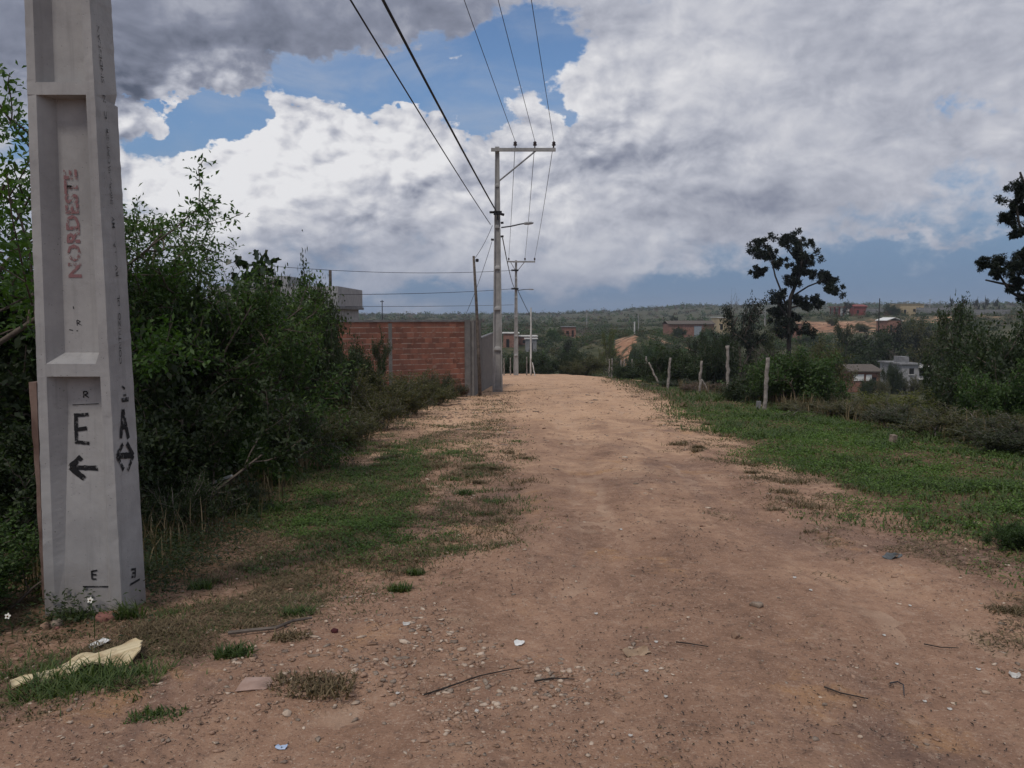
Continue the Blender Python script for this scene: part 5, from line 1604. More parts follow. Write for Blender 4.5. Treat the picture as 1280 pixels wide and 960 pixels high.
# ------------------------------------------------------------------ the brick wall and the house behind it
A = at(581, 489, 29.0); B = at(150, 480, 24.0)
dirx = (Vector((A.x, A.y, 0)) - Vector((B.x, B.y, 0))); Lw = dirx.length; ang = math.atan2(dirx.y, dirx.x)
zc = gz(A.x, A.y); ztopw = at(581, 402, 29).z
root = thing('brick_wall', 'long wall of red hollow bricks with grey coping ending at a rendered corner', 'wall', (B.x, B.y, zc - .5), ang)
Hw = ztopw - zc + .5
MB().box((Lw / 2, .08, Hw / 2), (Lw, .16, Hw)).build('brickwork', M['brick'], root)
for xx in (Lw * .752, Lw * .40):
    MB().box((xx, .085, Hw / 2 - .02), (.13, .175, Hw - .04)).build('pillar', M['plaster'], root)
m = MB(); m.box((Lw / 2 + .02, .08, Hw + .035), (Lw + .08, .22, .07)); m.build('coping', M['coping'], root)
MB().box((Lw + .105, .06, Hw / 2 + .04), (.21, .24, Hw + .06)).build('pillar', M['plaster'], root)
# rendered side wall running back from the corner
C0 = at(585, 489, 29.1); C1 = at(612, 478, 43)
dv = Vector((C1.x - C0.x, C1.y - C0.y, 0)); Ls = dv.length
root2 = thing('side_wall', 'grey rendered side wall stepping down behind the leaning wooden pole', 'wall', (C0.x + .22, C0.y, zc - .9), math.atan2(dv.y, dv.x))
MB().box((1.9, .06, (Hw + .45) / 2), (3.8, .14, Hw + .45)).build('high_section', M['plaster'], root2)
MB().box(((3.8 + Ls) / 2, .06, (Hw - .35) / 2), (Ls - 3.8, .135, Hw - .35)).build('low_section', M['plaster'], root2)
MB().box(((3.8 + Ls) / 2, .06, (Hw - .35) + .03), (Ls - 3.8, .18, .06)).build('coping', M['coping'], root2)

hb = at(352, 420, 46); hx0 = at(262, 360, 46).x; hx1 = at(424, 360, 46).x
z0 = gz(hb.x, 46) - .3; h1 = at(400, 358, 46).z - z0; wd = hx1 - hx0
root = thing('pale_house', 'unfinished pale grey flat-roofed house showing above the trees behind the brick wall', 'house', (hx0, 46, z0))
m = MB(); m.box((wd / 2, 3.5, (h1 - 1.3) / 2), (wd - .5, 7, h1 - 1.3)); m.build('wall', M['house_wall'], root)
MB().box((wd / 2, 3.4, h1 - 1.22), (wd + .1, 7.7, .16)).build('floor_slab', M['coping'], root)
m = MB(); m.box((wd / 2, -.35, h1 - .57), (wd, .14, 1.14)); m.box((wd - .07, 3.4, h1 - .57), (.14, 7.36, 1.14)); m.box((.07, 3.4, h1 - .57), (.14, 7.36, 1.14)); m.build('parapet', M['house_wall'], root)
MB().box((wd * .35, 3.6, h1 + .05), (wd * .36, 3.2, 1.3)).build('water_tank_room', M['house_wall'], root)
f = MB().box((wd * .62, -.03 + .02, h1 - 2.4), (1.1, .10, 1.0)).build('window', M['dark_void'], root)
MB().box((wd - .55, .2, h1 + .3), (.14, .14, 1.3)).build('post', M['wood_dark'], root)
MB().tube([(wd * .52, 1, h1 - .1), (wd * .52, 1, h1 + .85)], .02, 5).build('antenna_rod', M['wire'], root)


# ------------------------------------------------------------------ fence posts
def crooked_post(name, px, pyb, pxt, pyt, r, mat, label, cat, group, Y=None, seed=0, knob=False):
    if Y is None: g = ground(px, pyb); Y = g.y
    b = at(px, pyb, Y); z0 = gz(b.x, Y)
    t = at(pxt, pyt, Y)
    rr = random.Random(seed + int(px)); r *= .72
    base = Vector((b.x, Y, z0 - .15)); d = t - base
    pts = [Vector((0, 0, 0))]; n = 14
    for k in range(1, n + 1):
        f = k / n; pts.append(d * f + Vector((rr.uniform(-1, 1), rr.uniform(-1, 1), 0)) * r * .45 * math.sin(math.pi * f) + Vector((rr.uniform(-1, 1), rr.uniform(-1, 1), 0)) * r * .12)
    rad = [r * (1.12 - .25 * k / n + rr.uniform(-.13, .13)) for k in range(n + 1)]
    if knob: rad[-1] *= 1.25; rad[-2] *= .85
    m = MB().tube(pts, rad, 9); o = m.build(name, M[mat], None, True)
    o.location = base
    return tag(o, label, cat, group)


FP = 'fence posts along the right-hand verge'
crooked_post('fence_post', 955, 514, 960, 447, .075, 'wood', 'nearest crooked fence post leaning right beside the dense green bush', 'fence post', FP)
crooked_post('fence_post', 911, 499, 909.5, 432, .085, 'wood', 'tallest straight fence post with a knobbed top', 'fence post', FP, knob=True)
crooked_post('fence_post', 874, 491, 877, 451, .075, 'wood', 'short fence post with a slanting brace on its right', 'fence post', FP)
crooked_post('fence_brace', 889, 492, 877, 474, .045, 'wood', 'slanting brace propping the short fence post', 'fence brace', FP, Y=31.5)
crooked_post('fence_post', 834, 486, 838, 447, .085, 'wood', 'straight grey fence post left of the braced one', 'fence post', FP)
crooked_post('fence_post', 812, 477, 807.5, 445.5, .09, 'wood', 'fence post leaning left with a prop crossing it', 'fence post', FP)
crooked_post('fence_brace', 825, 474, 811, 453, .07, 'wood', 'long prop leaning across to the left-leaning post', 'fence brace', FP, Y=44)
crooked_post('fence_brace', 817, 470, 822, 448, .05, 'wood', 'thin stick leaning right behind the crossing prop', 'fence brace', FP, Y=47)
for k, (px, pb, pt) in enumerate(((761.5, 468, 449), (764.8, 464, 448), (776, 465, 450), (780, 467, 449), (790, 465, 449))):
    crooked_post('fence_post', px, pb, px + .3, pt, .075, 'wood', 'small far fence post in the row near the bend of the track', 'fence post', 'small far fence posts near the bend', Y=60)
for k, (px, pb, pt) in enumerate(((630, 468, 448), (638, 472, 447), (658.5, 468, 446), (664, 467, 448))):
    crooked_post('fence_post', px, pb, px, pt, .075, 'wood', 'thin grey stake standing beside the far concrete pole', 'stake', 'stakes beside the far concrete pole', Y=69)
crooked_post('stake', 669, 468, 665.5, 453, .07, 'whitewash', 'pale stake leaning left beside the far concrete pole', 'stake', None, Y=67)
o = MB().box((0, 0, .08), (.10, .10, .30)).build('concrete_stub', M['cement']); g = ground(948, 512); o.location = g; tag(o, 'small square concrete stub at the foot of the nearest fence post', 'concrete stub')
o = MB().box((0, 0, .04), (.08, .075, .26)).build('marker_block', M['stone_grey']); g = ground(1115, 557); o.location = g; o.rotation_euler = (.1, .05, .3); tag(o, 'small pale concrete block standing in the verge grass', 'concrete block')

# ------------------------------------------------------------------ far thin poles
FQ = 'far poles out in the valley'


def thin_pole(px, pyb, pyt, Y, r, mat, label, arm=0):
    b = at(px, pyb, Y); z0 = gz(b.x, Y); t = at(px, pyt, Y)
    root = thing('far_pole', label, 'pole', (b.x, Y, z0 - .1), 0, FQ)
    H = t.z - z0 + .1
    MB().tube([(0, 0, 0), (0, 0, H)], [r, r * .7], 7).build('shaft', M[mat], root)
    if arm: MB().box((0, -.05 - r, H - .25), (arm, .12, .12)).build('crossarm', M[mat], root)


thin_pole(663.5, 468, 384.5, 75, .10, 'whitewash', 'thin pale pole standing right of the farther concrete pole')
thin_pole(733.5, 402, 387, 330, .22, 'concrete_far', 'far pole on the slope left of the orange earth bank', 1.6)
thin_pole(798, 420, 392, 190, .13, 'concrete_far', 'far thin pole standing over the orange earth bank', 0)
thin_pole(793, 416, 402, 185, .22, 'whitewash', 'short whitish post at the top of the orange earth bank')
thin_pole(956, 402, 384, 260, .18, 'concrete_far', 'far pole seen between the bare-topped tree and the lone tree', 1.2)
thin_pole(1098, 415, 373, 160, .13, 'bark_dark', 'tall dark thin pole rising above the ridge houses', 0)
thin_pole(1135, 388, 376, 310, .2, 'concrete_far', 'short far pole behind the tan building', 1.3)
thin_pole(1162, 388, 374, 310, .2, 'concrete_far', 'far pole right of the tan building', 1.3)
thin_pole(478, 402, 375, 130, .10, 'wire', 'slender far mast just above the brick wall coping', .6)
thin_pole(1056, 386, 378, 300, .2, 'bark_dark', 'short dark far pole by the red shed', 0)


# ------------------------------------------------------------------ far houses
HS = 'far houses across the valley'


def gable(m, w, d, z0, h, over=.3):
    n = len(m.v)
    for y in (-over, d + over):
        m.v += [Vector((-over, y, z0)), Vector((w + over, y, z0)), Vector((w / 2, y, z0 + h))]
    m.v += [v + Vector((0, 0, .14)) for v in m.v[n:n + 6]]
    a = n
    m.f += [[a, a + 2, a + 5, a + 3], [a + 1, a + 4, a + 5, a + 2], [a + 6, a + 9, a + 11, a + 8], [a + 7, a + 8, a + 11, a + 10], [a, a + 6, a + 8, a + 2], [a + 2, a + 8, a + 7, a + 1],
            [a + 3, a + 5, a + 11, a + 9], [a + 5, a + 4, a + 10, a + 11], [a, a + 3, a + 9, a + 6], [a + 1, a + 7, a + 10, a + 4]]


def house(px0, px1, pytop, Y, depth, wall, label, name='house', roof='slab', roofm='coping', openings=(), sink=.4, rz=0, cat='house'):
    a, b = at(px0, 400, Y), at(px1, 400, Y)
    z0 = min(gz(a.x, Y), gz(b.x, Y)) - sink
    h = max(1.8, at(px0, pytop, Y).z - z0); w = b.x - a.x
    root = thing(name, label, cat, (a.x, Y, z0), rz, HS)
    MB().box((w / 2, depth / 2, h / 2), (w, depth, h)).build('wall', M[wall], root)
    if roof == 'slab': MB().box((w / 2, depth / 2, h + .09), (w + .5, depth + .5, .18)).build('roof', M[roofm], root)
    elif roof == 'gable':
        m = MB(); gable(m, w, depth, h, w * .2); m.build('roof', M[roofm], root)
    elif roof == 'side':
        m = MB(); n = 0
        m.v += [Vector((-.3, -.4, h - .1)), Vector((w + .3, -.4, h - .1)), Vector((w + .3, depth / 2, h + depth * .09)), Vector((-.3, depth / 2, h + depth * .09)), Vector((-.3, depth + .4, h - .1)), Vector((w + .3, depth + .4, h - .1))]
        m.v += [v + Vector((0, 0, .15)) for v in m.v[:6]]
        m.f += [[0, 1, 2, 3][::-1], [3, 2, 5, 4][::-1], [6, 7, 8, 9], [9, 8, 11, 10], [0, 1, 7, 6], [4, 10, 11, 5], [0, 6, 9, 3], [3, 9, 10, 4], [1, 2, 8, 7], [2, 5, 11, 8]]
        m.build('roof', M[roofm], root)
    for (kindn, fx, fz, fw, fh, mt) in openings:
        MB().box((fx * w, -.03, fz * h), (fw * w, .10, fh * h)).build(kindn, M[mt], root)
    return root, w, h


house(629, 648, 417, 172, 8, 'brick_far', 'unfinished orange brick house half hidden by the tall pole', roofm='whitewash', openings=[('doorway', .3, .4, .2, .5, 'dark_void')])
house(649, 671, 421, 176, 8, 'brick_far', 'orange brick house with a pale slab between the two concrete poles', roofm='whitewash', openings=[('window', .3, .55, .2, .3, 'dark_void'), ('window', .7, .55, .2, .3, 'dark_void')])
house(657, 671, 424, 166, 4, 'cement', 'small grey block hut behind the far concrete pole', name='hut', roofm='whitewash', openings=[('doorway', .5, .4, .25, .7, 'dark_void')], cat='hut')
house(704, 720, 409, 205, 8, 'brick_far', 'low red brick house on the slope above the bend of the track', roofm='coping', openings=[('window', .35, .55, .2, .3, 'dark_void'), ('doorway', .75, .45, .15, .6, 'dark_void')])
house(836, 893, 405, 212, 8, 'brick_far', 'long low brick building with a grey-blue metal door', name='brick_building', roof='side', roofm='wood_dark', openings=[('door', .64, .5, .16, .75, 'door_metal'), ('window', .2, .6, .08, .25, 'dark_void')], cat='building')
house(897, 914, 397, 232, 7, 'tan', 'house with a pinkish white roof left of the bare-topped tree', roofm='white', openings=[('window', .3, .5, .2, .3, 'dark_void')])
house(984, 1003, 405, 190, 8, 'brick_far', 'red brick house behind the trunk of the lone tree', roofm='tile_roof', openings=[('doorway', .3, .4, .15, .6, 'dark_void')])
house(1067, 1083, 383, 292, 7, 'rust_red', 'bright red house on the ridge', roof='side', roofm='rust_red', openings=[('window', .3, .5, .15, .3, 'dark_void')])
house(1057, 1066, 385.5, 296, 5, 'white', 'tiny white house next to the bright red house', roofm='coping', openings=[('doorway', .5, .4, .25, .6, 'dark_void')])
a = at(1042, 390, 295); z0 = gz(a.x, 295) - .2
root = thing('open_shed', 'open shed on red posts left of the tiny white house', 'shed', (a.x, 295, z0), 0, HS)
hh = at(1042, 384, 295).z - z0
for dx in (0, 1.8, 3.6): 
    for dy in (0, 3.5): MB().box((dx + .2, dy, hh / 2), (.28, .28, hh)).build('post', M['rust_red'], root)
MB().box((2.0, 1.75, hh + .1), (5.0, 4.6, .22)).build('roof', M['rust_red'], root)
MB().box((2.0, 3.9, hh * .45), (3.8, .2, hh * .8)).build('back_wall', M['whitewash'], root)
house(1125, 1154, 380.5, 288, 8, 'tan', 'tan flat-topped building on the ridge', name='tan_building', roofm='tan', openings=[('doorway', .2, .35, .1, .5, 'dark_void'), ('window', .6, .55, .1, .2, 'dark_void')], cat='building')


def far_wall(px0, px1, pyt, Y, mat, label):
    a, b = at(px0, 390, Y), at(px1, 390, Y); z0 = min(gz(a.x, Y), gz(b.x, Y)) - .4
    h = at(px0, pyt, Y).z - z0; w = b.x - a.x
    root = thing('boundary_wall', label, 'wall', (a.x, Y, z0), 0, HS)
    MB().box((w / 2, .1, h / 2), (w, .2, h)).build('wall_panel', M[mat], root)
    n = max(2, int(w / 4))
    for k in range(n + 1): MB().box((w * k / n, .08, h / 2 + .05), (.3, .3, h + .1)).build('pillar', M[mat], root)


far_wall(1083, 1106, 386, 290, 'cement', 'grey block wall between the red house and the tan building')
far_wall(1146, 1187, 384.5, 285, 'cement', 'long grey block wall right of the tan building')
far_wall(1218, 1262, 387, 290, 'cement', 'grey boundary wall under the row of small round trees')
house(1109, 1127, 401, 205, 6, 'brick_far', 'low shed with a bright white pitched roof on the red slope', name='shed', roof='gable', roofm='white', sink=.2, openings=[('doorway', .3, .4, .15, .6, 'dark_void')], cat='shed')

# the two houses down in the hollow
r_, w, h = house(1065, 1103, 464, 96, 6, 'brick_far', 'brown house in the hollow with white panels under its roof', name='brown_house', roof='side', roofm='wood_dark')
MB().box((w * .28, -.05, h * .74), (w * .34, .14, h * .26)).build('panel', M['white'], r_)
MB().box((w * .62, -.05, h * .74), (w * .18, .14, h * .24)).build('panel', M['white'], r_)
MB().box((w * .8, -.04, h * .45), (w * .14, .12, h * .6)).build('doorway', M['dark_void'], r_)
r_, w, h = house(1130, 1152, 456, 100, 6, 'house_wall', 'grey two-level house in the hollow with a dark window and a balcony', name='grey_house', roofm='cement')
f = MB().box((w * .55, -.04, h * .78), (w * .24, .12, h * .20)).build('window', M['dark_void'], r_)
MB().box((w * .55, -.03, h * .66), (w * .34, .22, .10)).build('sill', M['whitewash'], f)
MB().box((w + 1.0, 1.5, h * .92), (2.4, 4, .16)).build('balcony_roof', M['whitewash'], r_)
bl = MB().box((w + .9, 1.5, h * .52), (2.2, 4, .2)).build('balcony', M['whitewash'], r_)
for dx in (2.0,):
    MB().box((w + dx - .12, -.2, h * .48), (.16, .16, h * .9)).build('post', M['whitewash'], r_)
MB().box((w * .5, 2.5, h + .55), (w * .45, 2, .8)).build('water_tank', M['cement'], r_)

# ------------------------------------------------------------------ small things on the ground
rng = np.random.default_rng(77)


def put_rock(name, px, py, wpx, mat, label, cat='stone', group=None, flat=.6, seed=0):
    g = ground(px, py); g.z = sz(g.x, g.y)
    s = wpx / FPX * g.y / 2
    V, F = RB[seed % len(RB)]
    o = mesh_obj(name, V * np.array([s, s * .8, s * flat]), F, M[mat])
    md = o.modifiers.new('bevel', 'BEVEL'); md.width = s * .12; md.segments = 2
    o.location = (g.x, g.y, g.z + s * flat * .35); o.rotation_euler = (0, 0, seed * 1.7)
    return tag(o, label, cat, group)


put_rock('brick_chunk', 136, 773, 44, 'stone_red', 'broken red brick chunk lying at the foot of the near pole', 'brick chunk', None, .5, 4)
put_rock('stone', 71, 782, 24, 'stone_grey', 'round grey stone left of the brick chunk by the near pole', 'stone', None, .8, 2)
put_rock('stone', 57, 786, 20, 'stone_brown', 'brown stone just left of the round grey stone', 'stone', None, .7, 3)
put_rock('brick_chunk', 70, 786, 11, 'stone_red', 'small red brick bit under the round grey stone', 'brick chunk', None, .6, 4)
put_rock('brick_chunk', 27, 821, 9, 'stone_red', 'small orange brick bit above the cream palm sheath', 'brick chunk', None, .8, 5)
put_rock('stone', 359, 898, 17, 'stone_pale', 'pale rounded stone among the dry grass tufts', 'stone', None, .7, 6)
put_rock('stone', 945, 764, 22, 'stone_grey', 'grey rounded stone on the right half of the track with bits around it', 'stone', None, .55, 7)
put_rock('stone', 919, 802, 18, 'stone_brown', 'brown stone below the grey rounded stone on the track', 'stone', None, .6, 8)
put_rock('maroon_lump', 418, 801, 14, 'maroon', 'dark maroon lump lying on the bare soil', 'lump', None, .8, 9)
put_rock('stone', 817, 679, 9, 'stone_brown', 'small stone alone in the middle of the track', 'stone', None, .8, 3)
put_rock('clay_slab', 322, 866, 62, 'pinkslab', 'flat pinkish slab half sunk in the ground', 'slab', None, .10, 2)
put_rock('stone', 1222, 510 + 145, 10, 'stone_pale', 'pale stone in the grass at the right edge', 'stone', None, .6, 5)
st = [(440, 816, 7), (462, 868, 9), (548, 868, 10), (541, 852, 8), (507, 840, 8), (562, 800, 9), (583, 846, 9), (655, 856, 8), (330, 800, 8), (285, 842, 9), (260, 792, 8), (700, 858, 8), (760, 890, 8), (1030, 891, 10), (1026, 880, 8),
      (870, 765, 7), (790, 755, 6), (1068, 892, 9), (1180, 872, 10), (940, 918, 9), (1075, 931, 9), (725, 828, 8), (480, 905, 9), (420, 872, 9), (620, 812, 7), (360, 780, 7), (230, 795, 7), (520, 700, 6), (600, 690, 5), (745, 690, 5)]
for k, (px, py, w) in enumerate(st):
    put_rock('loose_stone', px, py, w, ('stone_brown', 'stone_grey', 'stone_pale')[k % 3], 'small loose stone lying on the bare dirt', 'stone', 'small loose stones on the dirt', .55, k)


def scrap(name, px, py, wpx, hpx, mat, label, cat, group=None, seed=0, curl=.25, n=5):
    """a thin, slightly crumpled flake with thickness"""
    g = ground(px, py); g.z = sz(g.x, g.y)
    r = np.random.default_rng(seed + 500); s = wpx / FPX * g.y / 2
    asp = hpx / wpx * 1.9
    V, F = [], []
    for i in range(n):
        for j in range(n):
            u, v = i / (n - 1) * 2 - 1, j / (n - 1) * 2 - 1
            e = 1 - .25 * abs(u * v) + r.normal() * .06
            V.append((u * s * e, v * s * asp * e, s * (curl * (u * u * .7 + v * .3) + r.normal() * .06) + .006))
    N = len(V); V += [(x, y, z - max(.0015, s * .03)) for x, y, z in V]
    for i in range(n - 1):
        for j in range(n - 1):
            a = i * n + j; F.append([a, a + n, a + n + 1, a + 1]); F.append([N + a, N + a + 1, N + a + n + 1, N + a + n])
    rim = [i * n for i in range(n)] + [(n - 1) * n + j for j in range(1, n)] + [i * n + n - 1 for i in range(n - 2, -1, -1)] + [j for j in range(n - 2, 0, -1)]
    for a, b in zip(rim, rim[1:] + rim[:1]): F.append([a, N + a, N + b, b])
    o = mesh_obj(name, V, F, M[mat]); o.location = g; o.rotation_euler = (0, 0, r.uniform(-.6, .6))
    return tag(o, label, cat, group)


scrap('white_scrap', 649, 805, 14, 7, 'white', 'bright white scrap of plastic in the middle of the gravel strip', 'litter', None, 1)
scrap('white_scrap', 124, 807, 18, 14, 'white', 'white crumpled scrap just above the cream palm sheath', 'litter', None, 2, .5)
scrap('white_scrap', 508, 789, 10, 5, 'litter_white', 'white scrap lying where the dry grass meets the gravel', 'litter', None, 3)
scrap('blue_scrap', 352, 936, 16, 5, 'blue', 'pale blue plastic scrap near the bottom left of the track', 'litter', None, 4)
scrap('paper_piece', 795, 823, 36, 10, 'kraft', 'crumpled brown paper piece lying on the track', 'paper', None, 5, .35, 6)
scrap('dark_slab', 1116, 703, 36, 9, 'slab', 'flat dark slate-like piece at the right edge of the track', 'slab', None, 6, .05)
scrap('white_scrap', 1268, 846, 14, 6, 'litter_white', 'white scrap at the right picture edge on the track', 'litter', None, 7, .5)
scrap('yellow_scrap', 936, 517, 7, 6, 'tan', 'small yellowish scrap left of the concrete stub', 'litter', None, 8, .5)
for k, (px, py) in enumerate(((788, 933), (993, 729), (1137, 758), (596, 890), (820, 810), (1121, 833), (1223, 838), (1156, 878), (776, 665), (1187, 888), (745, 768), (1013, 745), (808, 845), (832, 882), (1105, 798), (213, 786), (497, 868))):
    scrap('litter_flake', px, py, 6 - (k % 3), 2.4, 'litter_white', 'tiny white flake of litter on the dirt', 'litter', 'tiny white flakes of litter on the dirt', 20 + k, .3, 3)

# cream palm sheath
ga, gb = ground(14, 864), ground(174, 818)
ga.z, gb.z = sz(ga.x, ga.y) + .02, sz(gb.x, gb.y) + .03
ax = gb - ga; L = ax.length; axn = ax.normalized(); sdv = axn.cross(Vector((0, 0, 1))).normalized()
V, F = [], []; n, k = 26, 13
r = np.random.default_rng(4)
for i in range(n):
    t = i / (n - 1)
    w = .030 + .075 * t ** .9 * (1 - .28 * max(0, t - .85) / .15)
    for j in range(k):
        a = (j / (k - 1) * 2 - 1)
        wav = .010 * math.sin(9 * t + 3 * a) + .008 * math.sin(4 * a + 12 * t)
        lob = (.022 * math.sin(2.2 * a + .6) + .006 * math.sin(13 * a)) * max(0, t - .85) / .15
        p = ga + axn * (L * t + lob) + sdv * (-a * w * (1.05 if a < 0 else .9)) + Vector((0, 0, .022 * (1 - a * a) * (.5 + .5 * t) + wav * .6 + .005 + .02 * (abs(a) > .8) * math.sin(14 * t)))
        V.append(p)
N = len(V); V += [p - Vector((0, 0, .006)) for p in V]
for i in range(n - 1):
    for j in range(k - 1):
        a = i * k + j; F.append([a, a + 1, a + k + 1, a + k]); F.append([N + a, N + a + k, N + a + k + 1, N + a + 1])
rim = [j for j in range(k)] + [i * k + k - 1 for i in range(1, n)] + [(n - 1) * k + j for j in range(k - 2, -1, -1)] + [i * k for i in range(n - 2, 0, -1)]
for a, b in zip(rim, rim[1:] + rim[:1]): F.append([a, N + a, N + b, b][::-1])


def sheath_mat():
    m, b, out = new_mat('cream_palm_sheath')
    p = objco(); mp = node('ShaderNodeMapping'); mp.inputs['Rotation'].default_value = (0, 0, -math.atan2(ax.y, ax.x)); mp.inputs['Scale'].default_value = (1, 1, 1)
    S.nt.links.new(p.s, mp.inputs[0]); mp2 = node('ShaderNodeMapping'); mp2.inputs['Scale'].default_value = (2.2, 70, 10); S.nt.links.new(mp.outputs[0], mp2.inputs[0])
    st = noise(S(mp2.outputs[0]), 1, 4); n = noise(p, 7, 5)
    c = mixc(sstep(st, .35, .65), (.50, .40, .24), (.66, .56, .37)); c = mixc(sstep(n, .46, .62) * .65, c, (.30, .20, .11)); c = mixc(sstep(noise(p, 24, 5, .7), .55, .68) * .55, c, (.22, .15, .09))
    setc(b, c, .7, st, .4, .004); return m


M['sheath'] = sheath_mat()
o = mesh_obj('palm_sheath', [tuple(v - ga) for v in V], F, M['sheath'], smooth=True); o.location = ga
tag(o, 'dry cream-coloured palm sheath lying in the grass below the near pole', 'palm sheath')
# the grass tuft that grows over it, and a few more tufts
TG = 'dark green grass tufts'


def tuft(px, py, wpx, hpx, nb, label, seed, mat='grass', group=None, spread_dir=None):
    g = ground(px, py); g.z = sz(g.x, g.y); r = np.random.default_rng(seed)
    s = wpx / FPX * g.y / 2; h = hpx / FPX * g.y * .85
    x, y = np.clip(r.normal(size=nb), -1.7, 1.7) * s * .55, np.clip(r.normal(size=nb), -1.7, 1.7) * s * .34
    a = r.uniform(0, 6.283, nb); ln = h * r.uniform(.5, 1.3, nb); lean = r.uniform(.3, 1.2, nb)
    d = np.stack([np.cos(a), np.sin(a), 0 * a], -1); sd = np.stack([-np.sin(a), np.cos(a), 0 * a], -1); W = (.004 + .003 * r.uniform(size=nb))[:, None]
    B = np.stack([x, y, 0 * x - .01], -1); Zu = np.array([0, 0, 1.])
    rows = []
    for k in range(5):
        t = k / 4; c = B + d * (ln * lean * t ** 1.7 * .9)[:, None] + Zu * (ln * (t - .42 * lean * t ** 2.2))[:, None]
        rows += [c - sd * W * (1 - t * .92), c + sd * W * (1 - t * .92)]
    V = np.stack(rows, 1).reshape(-1, 3); b = np.arange(nb)[:, None] * 10
    F = np.concatenate([b + np.array([[2 * k, 2 * k + 1, 2 * k + 3, 2 * k + 2]]) for k in range(4)])
    o = mesh_obj('grass_tuft', V, F, M[mat]); o.location = g
    return tag(o, label, 'grass tuft', group)


tuft(115, 864, 175, 34, 1100, 'dark green grass tuft growing over the cream palm sheath', 1)
tuft(294, 828, 46, 20, 260, 'green grass tuft on bare soil below the dry branch', 2)
tuft(364, 806, 50, 14, 240, 'dull grass tuft left of the maroon lump', 3, 'drygrass')
tuft(390, 868, 110, 18, 500, 'brownish green grass tuft beside the flat pinkish slab', 4, 'drygrass')
tuft(195, 905, 70, 12, 260, 'small green grass tuft below the palm sheath', 5)
tuft(500, 738, 28, 16, 200, 'bright small grass tuft at the lower end of the green patch', 6)
tuft(520, 718, 24, 14, 160, 'small grass tuft just above the bright one', 7)
tuft(372, 768, 40, 16, 220, 'green tuft above the dry branch', 8)
tuft(250, 735, 30, 16, 160, 'small green tuft on the reddish soil right of the pole', 9)
tuft(160, 772, 40, 34, 120, 'long-bladed grass tuft at the right corner of the pole base', 10)
tuft(95, 772, 70, 20, 260, 'grass tuft across the front of the pole base', 11)
tuft(1262, 770, 60, 14, 260, 'dry grass tuft at the right edge by the road', 12, 'drygrass')
tuft(60, 905, 70, 10, 200, 'short dry tuft at the bottom left corner', 13, 'drygrass')


def stick(name, pts, r, mat, label, cat='stick', lift=.012, group=None):
    P = []
    for (px, py) in pts:
        g = ground(px, py); P.append(Vector((g.x, g.y, sz(g.x, g.y) + lift)))
    b = P[0].copy(); o = MB().tube([p - b for p in P], [r * (1 - .5 * i / len(P)) for i in range(len(P))], 6).build(name, M[mat]); o.location = b
    return tag(o, label, cat, group)


stick('dry_branch', [(286, 796), (320, 796), (345, 795), (366, 785), (390, 781)], .011, 'wood_dark', 'curved dry branch lying on the bare soil left of the track', 'branch', .02)
stick('thin_stick', [(530, 872), (560, 862), (600, 848), (628, 842), (652, 838)], .0038, 'bark_dark', 'long thin dark stick lying across the gravel', 'stick')
stick('thin_stick', [(668, 855), (690, 851), (718, 854)], .004, 'bark_dark', 'short dark stick right of the gravel heap', 'stick')
stick('bent_wire', [(1112, 859), (1122, 857), (1129, 860), (1130, 874)], .0035, 'wire', 'bent dark wire lying on the track at right', 'wire')
stick('thin_stick', [(1030, 870), (1050, 878), (1085, 884)], .004, 'bark_dark', 'dark twig left of the bent wire', 'stick')
stick('thin_stick', [(1155, 808), (1175, 812), (1198, 813)], .0035, 'bark_dark', 'dark twig on the track near the right edge', 'stick')
stick('thin_stick', [(845, 811), (862, 812), (885, 817)], .0035, 'bark_dark', 'thin twig right of the crumpled brown paper', 'stick')
g = ground(268, 618)
P = [at(240, 617, 7.2), at(252, 606, 7.1), at(268, 603, 7.0), at(280, 598, 7.0), at(290, 595, 7.0)]
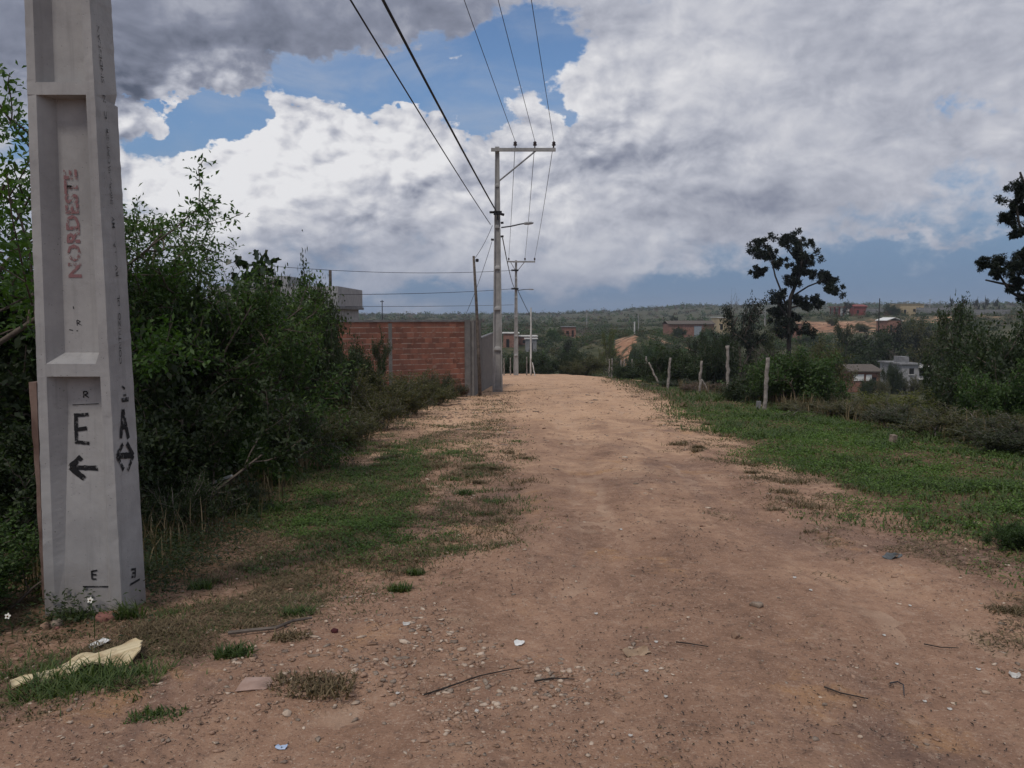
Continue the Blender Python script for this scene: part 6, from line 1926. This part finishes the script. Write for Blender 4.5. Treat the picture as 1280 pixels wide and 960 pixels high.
o = MB().tube([p - P[0] for p in P], [.012, .014, .012, .012, .016], 6).build('dead_stick', M['whitewash']); o.location = P[0]
tag(o, 'pale dead stick caught in the dark scrub right of the pole', 'stick')

# the two white flowers
for (px, py, lab) in ((10, 770, 'white five-petalled flower at the left picture edge'), (113, 750, 'small white flower in front of the pole base')):
    g = at(px, py, 3.7); z0 = sz(g.x, g.y)
    root = thing('white_flower', lab, 'flower', (g.x, g.y, z0), 0, 'white flowers')
    h = g.z - z0; m = MB().tube([(0, .02, -.02), (.01, .01, h * .5), (0, 0, h)], .0022, 5); m.build('stem', M['leaf_green'], root)
    m = MB()
    nrm = Vector((.1, -1, .35)).normalized(); a = nrm.orthogonal().normalized(); b = nrm.cross(a)
    for k in range(5):
        t = k * 2 * math.pi / 5; u = a * math.cos(t) + b * math.sin(t); s = nrm.cross(u); c = Vector((0, 0, h)); i = len(m.v)
        m.v += [c + nrm * .003, c + u * .008 + s * .0055 + nrm * .003, c + u * .015 + s * .002 + nrm * .004, c + u * .015 - s * .002 + nrm * .004, c + u * .008 - s * .0055 + nrm * .003]
        m.f.append([i, i + 1, i + 2, i + 3, i + 4])
    m.build('petals', M['petal'], root)
    e = MB().lathe([(.004, -.001), (.004, .003), (.001, .005)], (0, 0, 0), 8).build('eye', M['pollen'], root); e.location = (0, -.004, h); e.rotation_euler = (math.pi / 2, 0, 0)


# ------------------------------------------------------------------ moist air
def build_haze():
    m = bpy.data.materials.new('moist_air'); m.use_nodes = True; S.nt = m.node_tree; S.nt.nodes.clear()
    out = node('ShaderNodeOutputMaterial'); v = node('ShaderNodeVolumePrincipled')
    v.inputs['Color'].default_value = (.80, .88, 1.0, 1); v.inputs['Density'].default_value = .00030; v.inputs['Anisotropy'].default_value = .2
    S.nt.links.new(v.outputs[0], out.inputs['Volume'])
    o = MB().box((0, 0, 10), (4800, 4800, 56)).build('haze', m)
    kind(o, 'stuff'); o['label'] = 'pale blue-grey moist air over the valley'; o['category'] = 'haze'


build_haze()
